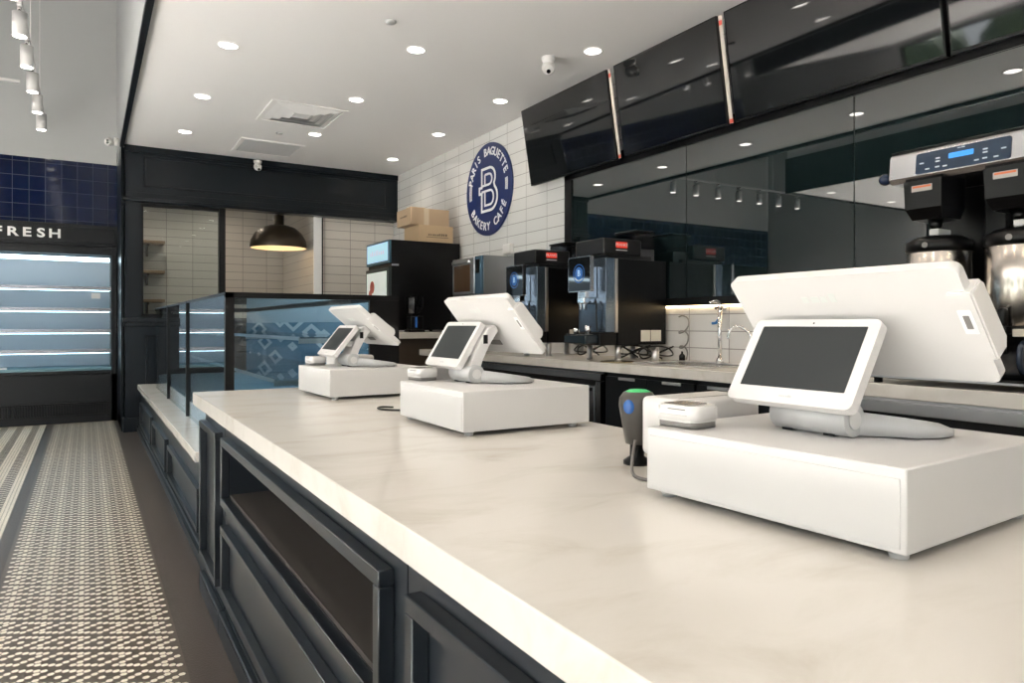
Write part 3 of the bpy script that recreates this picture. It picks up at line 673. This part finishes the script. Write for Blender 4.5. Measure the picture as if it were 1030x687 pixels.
b = bm_(); box(b, .09, .36, -.0012, -.0002, .055, .062); blurred_line(b, 9, .042, facing_mY(.23, -.001, .075)); obj('carton_print', b, mat('carton_ink', (.16, .12, .08), .8), t)
t = thing('carton', 'upper cardboard carton with an open flap, resting on the other carton', 'box', (3.05, 7.24, 2.328), 0, 'cartons on the drinks fridge')
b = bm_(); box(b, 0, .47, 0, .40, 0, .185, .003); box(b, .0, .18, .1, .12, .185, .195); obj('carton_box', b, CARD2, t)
b = bm_(); box(b, .02, .2, .05, .1, .186, .2); obj('flap', b, CARD, t)
b = bm_(); box(b, .16, .22, -.002, .0, .0, .186); obj('tape', b, mat('parcel_tape', (.55, .45, .32), .3), t)
b = bm_(); blurred_line(b, 9, .036, facing_mX(-.001, .2, .09)); obj('carton_print', b, mat('carton_ink', (.16, .12, .08), .8), t)
t = thing('coffee_grinder', 'small black grinder with clear hopper in front of the drinks fridge', 'coffee grinder', (2.98, 6.95, 1.141))
b = bm_(); box(b, -.09, .09, -.06, .09, 0, .03, .008); box(b, -.07, .07, -.05, .08, .03, .17, .01); obj('body', b, BLACKP, t)
b = bm_(); lathe(b, [(.03, .17), (.04, .19), (.09, .25), (.095, .37), (.085, .38), (.001, .385)], seg=24); obj('hopper', b, glass('grinder_hopper', (.5, .52, .54)), t)
b = bm_(); box(b, -.02, .0, -.056, -.05, .05, .16, .002); obj('front_light', b, BLUES, t)
b = bm_(); cyl(b, (-.05, -.02, .20), (-.05, -.02, .36), .03); obj('dose_tube', b, GREYP, t)

# ------------------------------------------------------------------ twin brewer with two servers
t = thing('twin_coffee_brewer', 'large stainless twin coffee brewer with dark control panel and blue display', 'coffee brewer', (3.0, 1.16, BZ))
b = bm_()
M = basis((0, 0, .86), (1, 0, 0), (0, 0, 1), (0, 1, 0))
hp = [(.02, 0), (.50, 0), (.50, .135), (.03, .135), (.012, .118), (0, .02)]
M = basis((0, .0, .862), (1, 0, 0), (0, 0, 1), (0, -1, 0)); M = M @ Matrix.Translation((0, 0, -.64))
prism(b, hp, .64, M); hd = obj('brew_head', b, mat('bright_steel', (.72, .73, .76), .2, 1.), t)
b = bm_(); box(b, .025, .51, -.004, .644, .997, 1.004, .002); obj('top_lid', b, BLACK, hd)
def head_pt(): pass
sl = Vector((.012, 0, .098)).normalized()                      # slanted front face of the head
nrm = Vector((-sl.z, 0, sl.x))
def onface(y, s, out): p = Vector((0, y, .882))+sl*s+nrm*out; return p
b = bm_(); M = basis(onface(.345, .048, .0005), (0, -1, 0), sl, nrm); prism(b, rrect(.36, .088, .010), .003, M); cp = obj('control_panel', b, mat('panel_navy', (.012, .03, .06), .25), t)
b = bm_(); M = basis(onface(.345, .058, .0037), (0, -1, 0), sl, nrm); prism(b, rrect(.095, .022, .004), .001, M); obj('display', b, BLUEE, cp)
PM = mat('panel_mark', (.45, .55, .62), .5)
for s in (-1, 1):
    for k, (dy, ds) in enumerate(((.09, .045), (.09, .022), (.13, .020), (.06, .020), (.155, .048), (.09, .058))):
        M = basis(onface(.345+s*dy, ds, .0037), (0, -1, 0), sl, nrm); b = bm_(); prism(b, rrect(.018, .006, .002), .0006, M); obj('panel_button', b, PM, cp)
M = basis(onface(.345, .083, .0037), (0, -1, 0), sl, nrm); b = bm_(); blurred_line(b, 6, .008, M, .0003)
obj('panel_lettering', b, PM, cp)
b = bm_(); bmesh.ops.create_uvsphere(b, u_segments=20, v_segments=12, radius=.026, matrix=Matrix.Translation((.012, .665, .892)))
for f in b.faces: f.smooth = True
cyl(b, (.02, .64, .892), (.012, .66, .892), .010); obj('knob', b, mat('knob_navy', (.01, .02, .05), .25), t)
for i, y in enumerate((.50, .185)):
    b = bm_()
    pts = [(-.005, -.075), (.16, -.085), (.2, 0), (.16, .085), (-.005, .075)]
    M = Matrix.Translation((0.015, y, .69)); 
    r0 = [b.verts.new((.045+p[0]*.78, y+p[1]*.82, .70)) for p in pts]; r1 = [b.verts.new((.015+p[0], y+p[1], .745)) for p in pts]; r2 = [b.verts.new((.010+p[0]*1.02, y+p[1]*1.05, .862)) for p in pts]
    b.faces.new(r0[::-1]); b.faces.new(r2)
    for A, B in ((r0, r1), (r1, r2)):
        for k in range(5): b.faces.new((A[k], A[(k+1) % 5], B[(k+1) % 5], B[k]))
    cyl(b, (.11, y, .66), (.11, y, .70), .02, .03); fn = obj('brew_funnel', b, BLACKP, t)
    b = bm_(); M = basis((.0035, y+.0, .828), (0, -1, 0), (0, 0, 1), (-1, 0, 0)); prism(b, rrect(.085, .026, .002), .002, M, 0); prism(b, rrect(.088, .030, .002), .0012, M, 1); obj('warning_label', b, [mat('label_grey', (.4, .38, .36), .5), BLACK], fn)
    b = bm_(); M = basis((.0012, y+.0, .834), (0, -1, 0), (0, 0, 1), (-1, 0, 0)); prism(b, rrect(.075, .008, .001), .001, M); obj('warning_band', b, ORANGE, fn)
b = bm_(); box(b, .34, .52, .0, .64, .06, .862, .006); box(b, .27, .34, .30, .385, .06, .862, .006); obj('spine', b, BLACKP, t)
b = bm_(); box(b, .334, .339, .10, .27, .62, .80); obj('instruction_plate', b, mat('plate_white', (.6, .62, .64), .4), t)
b = bm_(); box(b, .329, .334, .12, .25, .655, .668); box(b, .329, .334, .14, .25, .625, .65); box(b, .329, .334, .14, .24, .75, .756); obj('plate_print', b, NAVYSIGN, t)
b = bm_(); box(b, -.03, .54, -.02, .78, .022, .042, .006); obj('base_tray', b, BLACK, t)
b = bm_(); box(b, -.045, -.03, -.02, .80, .026, .034); obj('tray_edge', b, STEEL, t)
b = bm_()
for x, y in ((.02, .02), (.02, .70), (.48, .02), (.48, .70)): cyl(b, (x, y, 0), (x, y, .023), .018, seg=12)
obj('foot', b, BLACK, t)
def server(y, lab):
    t = thing('coffee_server', lab, 'coffee server', (3.135, y, BZ+.043), 0, 'steel coffee servers under the brewer')
    b = bm_(); lathe(b, [(.001, 0), (.115, 0), (.12, .02), (.12, .035), (.09, .045), (.085, .14), (.118, .150), (.124, .165), (.124, .20), (.118, .205)], seg=40); obj('stand_base', b, BLACKP, t)
    b = bm_(); lathe(b, [(.118, .205), (.122, .21), (.122, .515), (.118, .52)], seg=48); obj('steel_shell', b, mat('brushed_shell', (.66, .60, .54), .22, 1.), t)
    b = bm_(); lathe(b, [(.118, .52), (.127, .525), (.127, .562), (.09, .585), (.04, .592), (.035, .605), (.001, .605)], seg=40); ld = obj('lid', b, BLACKP, t)
    b = bm_(); cyl(b, (-.128, -.01, .545), (-.130, -.01, .545), .012); obj('lid_emblem', b, GREYP, ld)
    b = bm_(); box(b, -.10, .0, -.05, -.012, .585, .612, .004); obj('lid_latch', b, PLAST2, ld)
    b = bm_(); box(b, -.165, -.12, -.018, .018, .175, .205, .004); cyl(b, (-.15, 0, .10), (-.15, 0, .20), .012); box(b, -.17, -.13, -.014, .014, .205, .275, .010); f = obj('faucet', b, BLACKP, t)
    b = bm_(); box(b, -.145, -.125, -.085, -.028, .165, .195, .004); obj('drip_guide', b, mat('cream_plastic', (.55, .50, .42), .4), t)
    b = bm_(); tube(b, [(-.12, -.055, .03), (-.155, -.06, .06), (-.155, -.06, .12), (-.12, -.055, .145)], .012); obj('handle', b, mat('handle_blueblack', (.02, .03, .05), .25), t)
server(1.66, 'steel coffee server with black lid under the left side of the twin brewer')
server(1.345, 'steel coffee server with black lid under the right side of the twin brewer')

# ------------------------------------------------------------------ menu screens
def tvset(y0, y1, lab, strip_=True):
    W = y1-y0; t = thing('menu_screen', lab, 'television', (3.56, (y0+y1)/2, 2.515), 0, 'black menu screens above the back counter')
    up = Vector((-.11, 0, .685)).normalized(); n = Vector((-up.z, 0, up.x)); Hh = .692     # n points out to the customers
    M = basis((0, 0, 0), (0, -1, 0), up, n)
    Mb = M @ Matrix.Translation((0, Hh/2, -.045))
    b = bm_(); prism(b, rrect(W, Hh, .004), .043, Mb); obj('housing', b, BLACKP, t)
    b = bm_(); prism(b, rrect(W-.016, Hh-.022, .002), .002, M @ Matrix.Translation((0, Hh/2+.003, -.002))); obj('screen_panel', b, GLOSSB, t)
    b = bm_(); box(b, .0, XR-3.56-.002, -.17, .17, .20, .42); obj('wall_bracket', b, BLACK, t)
    if strip_:
        b = bm_(); prism(b, rrect(.030, Hh-.01, .001), .004, M @ Matrix.Translation((W/2+.018, Hh/2, -.02))); s = obj('edge_film', b, mat('film_white', (.50, .46, .41), .5), t)
        b = bm_(); prism(b, rrect(.026, .03, .001), .001, M @ Matrix.Translation((W/2+.018, Hh-.05, -.0158))); prism(b, rrect(.03, .025, .001), .001, M @ Matrix.Translation((W/2+.022, .02, -.0158))); obj('film_mark', b, mat('film_red', (.5, .06, .04), .5), s)
tvset(4.331, 5.582, 'black menu screen furthest along, its end over the tiled wall')
tvset(3.212, 4.242, 'black menu screen second from the far end, between two white strips')
tvset(1.852, 3.15, 'large black menu screen third from the far end, mirroring a window', False)
tvset(.55, 1.83, 'black menu screen nearest the camera, cut by the frame corner', False)


# ------------------------------------------------------------------ round sign
R = .488; SY = 6.545; SZ = 2.652
t = thing('round_wall_sign', 'round navy sign with white lettering and large letter B on the tiled wall', 'sign', (XR-.002, SY, SZ))
b = bm_(); cyl(b, (0, 0, 0), (-.022, 0, 0), R, seg=72); obj('sign_disc', b, NAVYSIGN, t)
b = bm_(); M = facing_mX(-.0221, 0, 0)
def S(pts): return [(p[0]*R, p[1]*R) for p in pts]
def arc(cx, cy, r, a0, a1, n=10, ry=None):
    ry = ry or r; return [(cx+r*math.cos(math.radians(a0+(a1-a0)*k/n)), cy+ry*math.sin(math.radians(a0+(a1-a0)*k/n))) for k in range(n+1)]
out = [(-.27, .46)]+arc(.07, .24, .25, 90, -38, 12, .22)+arc(.12, -.19, .29, 52, -90, 14, .27)+[(-.27, -.46), (-.27, -.06), (-.38, -.06), (-.38, .07), (-.27, .07)]
ribbon(b, S(out), .027, .004, M, True)
ribbon(b, S([(-.13, .33)]+arc(.05, .215, .13, 90, -90, 10, .115)+[(-.27, .10)]), .023, .004, M)
ribbon(b, S([(-.13, .33), (-.13, .10)]), .023, .004, M)
ribbon(b, S([(-.27, -.03), (.1, -.03)]+arc(.1, -.185, .15, 90, -90, 10, .155)+[(-.13, -.34), (-.13, -.03)]), .023, .004, M)
obj('letter_mark', b, LETTER, t)
b = bm_()
def arctext(s, a0, a1, rad, size, top):
    n = len(s)
    for k, ch in enumerate(s):
        if ch == ' ': continue
        a = math.radians(a0+(a1-a0)*k/(n-1)); c = (rad*R*math.cos(a), rad*R*math.sin(a)); rot = a-PI/2 if top else a+PI/2
        text(b, ch, size, M @ Matrix.Translation((c[0], c[1], 0)) @ Matrix.Rotation(rot, 4, 'Z'), .003, .0022)
arctext('PARIS BAGUETTE', 163, 22, .81, .118, True)
arctext('BAKERY CAFÉ', 214, 330, .81, .118, False)
obj('lettering', b, LETTER, t)
b = bm_()
for s in (0, 180):
    for rr in (.76, .80, .84): ribbon(b, S(arc(0, 0, rr, s-(10 if s else 12)+(-3 if s else 3), s+(14 if s else 12)-3, 8)), .007, .003, M)
obj('side_bars', b, LETTER, t)

# ------------------------------------------------------------------ pendant in the back room and shelves
t = thing('pendant_lamp', 'wide dark bronze dome pendant lamp hanging behind the counter beam', 'pendant lamp', (2.20, 9.72, 2.24))
b = bm_(); pr = [(.36, 0), (.365, .03), (.355, .10), (.30, .20), (.22, .27), (.12, .305), (.075, .31), (.07, .32), (.07, .44), (.001, .44)]
lathe(b, pr, seg=48); obj('lamp_shade', b, BRONZE, t)
b = bm_(); lathe(b, [(.352, .002), (.345, .10), (.29, .195), (.21, .262), (.001, .295)], seg=48); obj('shade_lining', b, LAMPIN, t)
b = bm_(); cyl(b, (0, 0, .44), (0, 0, CZ-2.24), .008); obj('cord', b, BLACK, t)
b = bm_(); bmesh.ops.create_uvsphere(b, u_segments=16, v_segments=10, radius=.05, matrix=Matrix.Translation((0, 0, .14))); obj('bulb', b, mat('bulb', (1, 1, 1), .4, emit=(1, .8, .5), es=12), t)
for k, (z, lab) in enumerate(((2.34, 'top wooden wall shelf in the back room'), (1.93, 'middle wooden wall shelf in the back room'), (1.53, 'lowest wooden wall shelf in the back room'))):
    t = thing('wall_shelf', lab, 'shelf', (.41, 10.88, z), 0, 'wooden shelves in the back room')
    b = bm_(); box(b, 0, .52, 0, .315, 0, .04, .004); obj('board', b, WOOD, t)
    b = bm_(); box(b, .30, .33, .06, .315, -.03, 0); box(b, .30, .33, .29, .315, -.16, 0); prism(b, [(0, 0), (.24, 0), (.24, -.15)], .012, basis((.31, .07, -.005), (0, 1, 0), (0, 0, 1), (1, 0, 0))); obj('bracket', b, BROWN, t)

# ------------------------------------------------------------------ cash drawers
def drawer(x, y, rz, lab, fl=.43):
    t = thing('cash_drawer', lab, 'cash drawer', (x, y, .915), rz, 'white cash drawers on the worktop')
    b = bm_(); box(b, 0, .425, 0, fl, .0125, .123, .0025); obj('drawer_case', b, WHITE, t)
    b = bm_(); box(b, -.0015, .001, .008, fl-.008, .019, .109, .001); obj('drawer_front', b, WHITE, t)
    for fx, fy in ((.03, .025), (.38, .025), (.03, fl-.025), (.38, fl-.025)):
        b = bm_(); cyl(b, (fx, fy, 0), (fx, fy, .0127), .012, .014, 18); obj('rubber_foot', b, PLAST2, t)
drawer(.885, .508, math.radians(3.2), 'white cash drawer nearest the camera, standing on the cream worktop', .455)
drawer(.871, 1.705, math.radians(0), 'white cash drawer in the middle of the three on the worktop', .45)
drawer(.836, 2.81, math.radians(2), 'white cash drawer furthest from the camera, by the glass case')
BT = .92+.1182

# ------------------------------------------------------------------ point of sale terminals
def pos(x, y, rz, lab, dsm=0., dmn=0., mu=(-.138, .172), mh=.2205, su=(.087, .140), sx=-.053):
    t = thing('pos_terminal', lab, 'sales terminal', (x, y, BT), rz, 'white twin-screen sales terminals')
    # foot: tapering tongue reaching to the cashier side
    b = bm_(); half = [(-.012, .058), (.012, .068), (.042, .100), (.067, .135), (.105, .152), (.145, .150), (.172, .130), (.190, .092), (.198, .050), (.200, 0)]
    outl = half+[(p[0], -p[1]) for p in half[-2::-1]]
    def hgt(x): return .034*(1-max(0, x)/.215)+.010
    lo = [b.verts.new((p[0], p[1], .003)) for p in outl]; mid = [b.verts.new((p[0], p[1], .003+.55*(hgt(p[0])-.003))) for p in outl]
    hi = [b.verts.new((p[0]*.96, p[1]*.86, hgt(p[0]))) for p in outl]; n = len(outl)
    for A, B in ((lo, mid), (mid, hi)):
        for k in range(n):
            f = b.faces.new((A[k], A[(k+1) % n], B[(k+1) % n], B[k])); f.smooth = True
    b.faces.new(lo[::-1]); f = b.faces.new(hi); bmesh.ops.triangulate(b, faces=[f]); obj('foot_plate', b, PLAST2, t)
    b = bm_(); cyl(b, (0, -.071, .029), (0, .071, .029), .0275, seg=28); h = obj('hinge', b, PLAST2, t)
    for s_ in (-1, 1):
        b = bm_(); cyl(b, (0, s_*.0735, .029), (0, s_*.071, .029), .015, seg=22); obj('hinge_cap', b, WHITEP, h)
    for q in ((-.014, .014, -.045, -.025), (-.014, .014, .035, .055), (.13, .165, -.13, -.08), (.13, .165, .08, .13)):
        b = bm_(); box(b, q[0], q[1], q[2], q[3], .0002, .004); obj('rubber_pad', b, BLACK, t)
    # arm
    b = bm_(); pr = [(-.024, .036), (-.002, .070), (.014, .115), (.050, .172), (.075, .182), (.088, .162), (.050, .118), (.028, .075), (.022, .040)]
    prism(b, pr, .110, basis((0, .055, 0), (1, 0, 0), (0, 0, 1), (0, -1, 0))); bmesh.ops.bevel(b, geom=b.edges[:], offset=.003, segments=2, affect='EDGES'); a = obj('arm', b, WHITEP, t)
    b = bm_(); box(b, .032, .048, -.0562, -.0548, .122, .150, .002); obj('cable_slot', b, BLACKP, a)
    # small customer screen
    up = Vector((su[0], 0, su[1])).normalized(); n_ = Vector((-up.z, 0, up.x)); Ms = basis((sx, .012+dsm, .050), (0, -1, 0), up, n_)
    b = bm_(); prism(b, rrect(.245, .166, .012), .018, Ms @ Matrix.Translation((0, .083, -.018))); 
    bmesh.ops.bevel(b, geom=[e for e in b.edges if len(e.link_faces) == 2 and e.calc_face_angle(0) > 1.2], offset=.003, segments=2, affect='EDGES'); s = obj('customer_display', b, WHITEP, t)
    b = bm_(); prism(b, rrect(.205, .122, .0015), .0008, Ms @ Matrix.Translation((0, .090, -.0002))); obj('display_glass', b, SCREEN, s)
    b = bm_(); cyl(b, Ms @ Vector((0, .158, 0)), Ms @ Vector((0, .158, .0006)), .0016, seg=12); obj('webcam', b, BLACK, s)
    b = bm_(); blurred_line(b, 6, .007, Ms @ Matrix.Translation((0.0, .012, .0)), .0004); obj('maker_mark', b, PLAST2, s)
    b = bm_(); box(b, sx+.047+(.022 if sx < -.06 else 0), .032, -.03, .03, .085, .110, .005); obj('display_bracket', b, WHITEP, t)
    # main screen, its white back towards the customer
    up = Vector((mu[0], 0, mu[1])).normalized(); nb = Vector((-up.z, 0, -abs(up.x))); Hh = mh
    Mm = basis((.153, -.008+dmn, .092), (0, 1, 0), up, -nb)     # z axis points towards the cashier
    b = bm_(); prism(b, rrect(.418, Hh, .014), .018, Mm @ Matrix.Translation((0, Hh/2, 0)))
    bmesh.ops.bevel(b, geom=[e for e in b.edges if len(e.link_faces) == 2 and e.calc_face_angle(0) > 1.2], offset=.004, segments=3, affect='EDGES')
    for f in b.faces: f.smooth = len(f.verts) == 4 and f.calc_area() < .002
    m_ = obj('main_display', b, WHITEP, t)
    b = bm_(); prism(b, rrect(.38, Hh-.035, .002), .0008, Mm @ Matrix.Translation((0, Hh/2, .018))); obj('display_glass', b, GLOSSB, m_)
    b = bm_(); prism(b, rrect(.075, .020, .003), .002, Mm @ Matrix.Translation((.04, .042, -.0015)) @ Matrix.Rotation(0, 4, 'Z')); obj('port_cover', b, GREYP, m_)
    b = bm_(); blurred_line(b, 4, .030, Mm @ Matrix.Translation((.03, .165, .0)) @ Matrix.Rotation(PI, 4, 'Y'), .0005); obj('embossed_mark', b, mat('emboss_grey', (.66, .68, .65), .4), m_)
    b = bm_(); box(b, .102, .132, -.0+dmn-.02, .03+dmn-.02, .0003, .1025, .004); obj('rear_strut', b, WHITEP, t) if False else b.free()
    # card swipe block on the near edge
    b = bm_(); pr2 = [(-.006, .0), (.026, .0), (.038, .014), (.028, .120), (.032, .128), (-.006, .128)]
    Mr = basis(Mm @ Vector((-.182, .050, .0)), -nb, up, (0, -1, 0))
    prism(b, [(p[0], p[1]) for p in pr2], .038, Mr); bmesh.ops.bevel(b, geom=b.edges[:], offset=.003, segments=2, affect='EDGES'); c = obj('card_swipe', b, WHITEP, t)
    b = bm_(); prism(b, rrect(.020, .045, .002), .0008, basis(Mm @ Vector((-.200, .125, -.0062)), (0, -1, 0), up, nb)); obj('swipe_label', b, LETTER, c)
    b = bm_(); prism(b, rrect(.009, .025, .001), .0004, basis(Mm @ Vector((-.200, .125, -.0070)), (0, -1, 0), up, nb)); obj('swipe_print', b, GREYP, c)
    return t
pos(1.053, .760, 0, 'white sales terminal on the cash drawer nearest the camera', .012, -.0)
pos(1.032, 2.0, 0, 'white sales terminal on the middle cash drawer', .07, .0)
pos(.988, 3.04, 0, 'white sales terminal on the cash drawer by the glass case', .035, .01, (-.19, .165), .243, (.110, .135), -.093)

def reader(x, y, rz, lab):
    t = thing('card_reader', lab, 'card reader', (x, y, BT), rz, 'white card readers')
    b = bm_(); prism(b, rrect(.072, .086, .018, seg=6), .012, Matrix.Translation((0, 0, .001)), 0, True); obj('reader_base', b, GREYP, t)
    b = bm_()
    for z0, z1, s in ((.011, .015, 1.02), (.015, .040, 1.06)): prism(b, [(p[0]*s, p[1]*s) for p in rrect(.072, .086, .018, seg=6)], z1-z0, Matrix.Translation((0, 0, z0)), 0, True)
    bmesh.ops.bevel(b, geom=[e for e in b.edges if e.verts[0].co.z > .039 and e.verts[1].co.z > .039], offset=.004, segments=3, affect='EDGES'); bd = obj('reader_body', b, WHITEP, t)
    b = bm_(); prism(b, rrect(.058, .060, .010), .0008, Matrix.Translation((.0, .004, .0402))); obj('reader_screen', b, mat('reader_glass', (.28, .26, .24), .2), bd)
    b = bm_(); box(b, -.0392, -.0378, -.026, .012, .0325, .0345); box(b, -.0385, -.0375, -.03, .03, .023, .0235); obj('chip_slot', b, GREYP, bd)
reader(.925, .928, math.radians(6), 'white card reader on the near cash drawer, left of the terminal')
reader(.945, 2.145, math.radians(6), 'white card reader on the middle cash drawer')
reader(.884, 3.19, math.radians(2), 'white card reader on the drawer by the glass case')
def printer(x, y, lab, w=.20, legs=.92):
    t = thing('receipt_printer', lab, 'printer', (x, y, .915), math.radians(2), 'white receipt printers')
    b = bm_(); box(b, 0, w, 0, .12, .042, .160, .012, 4); obj('housing', b, WHITEP, t)
    b = bm_(); box(b, .02, w-.02, .015, .105, .0, .043, .004); obj('riser', b, PLAST2, t)
    b = bm_(); box(b, .02, w-.04, .03, .034, .158, .1605); obj('paper_slot', b, GREYP, t)
printer(.974, .985, 'white boxy receipt printer behind the cash drawer nearest the camera', .225)
printer(.975, 2.19, 'white boxy receipt printer behind the middle cash drawer')
printer(.99, 3.26, 'white boxy receipt printer behind the furthest cash drawer')

# hand scanner on its stand
t = thing('barcode_scanner', 'dark grey hand scanner with green glowing top on a small stand', 'scanner', (1.035, 1.19, .915), math.radians(20))
b = bm_()
prof = [(.022, .045), (.026, .07), (.032, .11), (.037, .145), (.036, .165), (.028, .180), (.012, .186), (.001, .187)]
lathe(b, [(.001, .045)]+prof, seg=26)
for v in b.verts: v.co.x *= 1.12; v.co.y *= 1.12; v.co.x += .03*(v.co.z-.045); v.co.z = .045+(v.co.z-.045)*.83
obj('scanner_body', b, mat('scanner_grey', (.055, .05, .045), .35), t)
b = bm_(); lathe(b, [(.001, .1885), (.018, .187), (.027, .182), (.026, .180)], seg=24)
for v in b.verts: v.co.x += .004; v.co.z = .045+(v.co.z-.045)*.83
obj('status_light', b, GREENL, t)
b = bm_(); bmesh.ops.create_uvsphere(b, u_segments=16, v_segments=10, radius=.013, matrix=Matrix.Translation((-.036, 0, .128))@Matrix.Diagonal((.5, 1, 1.2, 1))); obj('scan_window', b, BLUES, t)
b = bm_(); lathe(b, [(.001, 0), (.030, 0), (.030, .008), (.016, .018), (.016, .045), (.026, .055), (.024, .06), (.001, .05)], seg=24); obj('scanner_stand', b, BLACKP, t)
cable('scanner_cable', [(.995, 1.15, .975), (.97, 1.13, .94), (.945, 1.10, 0.921), (.93, 1.06, 0.919), (.945, 1.02, 0.919), (.962, .975, 0.919)], .0032, 'thin grey cable looping from the hand scanner to the drawer', mat('grey_cable', (.14, .13, .12), .5))
cable('power_cable', [(.96, 2.44, 0.919), (.93, 2.47, 0.919), (.905, 2.45, 0.919), (.90, 2.40, 0.919), (.94, 2.345, 0.919), (1.0, 2.31, 0.919)], .0035, 'thin black cable looping out beside the middle cash drawer')

# ------------------------------------------------------------------ light
w = bpy.data.worlds.new('world'); sc.world = w; w.use_nodes = True; nt = w.node_tree
bg = nt.nodes['Background']; bg.inputs['Strength'].default_value = 3.0
tc = nt.nodes.new('ShaderNodeTexCoord'); sp = nt.nodes.new('ShaderNodeSeparateXYZ'); nt.links.new(tc.outputs['Generated'], sp.inputs[0])
rp = nt.nodes.new('ShaderNodeValToRGB'); rp.color_ramp.elements[0].position = .0; rp.color_ramp.elements[0].color = (.92, .96, 1, 1); rp.color_ramp.elements[1].position = .8; rp.color_ramp.elements[1].color = (.55, .75, 1, 1)
nt.links.new(sp.outputs[2], rp.inputs[0]); nt.links.new(rp.outputs[0], bg.inputs['Color'])
sl_ = bpy.data.lights.new('bounce_sun', 'SUN'); sl_.energy = 70; sl_.angle = math.radians(.8); sl_.color = (1, .975, .98)  # added sunlight whose bounce off unseen floor and paving brightens the ceiling
so = bpy.data.objects.new('bounce_sun', sl_); COL.objects.link(so); so.rotation_euler = Vector((-.70, .10, .72)).to_track_quat('Z', 'Y').to_euler(); so.location = (-20, 3, 20)
def portal(loc, rot, sx, sy):
    l = bpy.data.lights.new('sky_portal', 'AREA'); l.shape = 'RECTANGLE'; l.size = sx; l.size_y = sy; l.cycles.is_portal = True
    o = bpy.data.objects.new('sky_portal', l); COL.objects.link(o); o.location = loc; o.rotation_euler = rot
portal((XL-.13, 1.3, 1.78), (0, -PI/2, 0), 2.9, 11.5)
portal((-2.8, YF-.13, 1.72), (PI/2, 0, 0), 4.4, 2.8)

# ------------------------------------------------------------------ camera
cam = bpy.data.cameras.new('camera'); co = bpy.data.objects.new('camera', cam); COL.objects.link(co)
cam.sensor_width = 36; cam.lens = 712/1030*36; cam.shift_y = -(343.5-326.6)/1030; cam.clip_start = .02
co.location = (0, 0, 1.22); co.rotation_euler = (PI/2, 0, math.radians(-31.0)); sc.camera = co
vs = sc.view_settings; vs.view_transform = 'Standard'; vs.look = 'None'; vs.gamma = 1; vs.use_curve_mapping = False; vs.exposure = .22
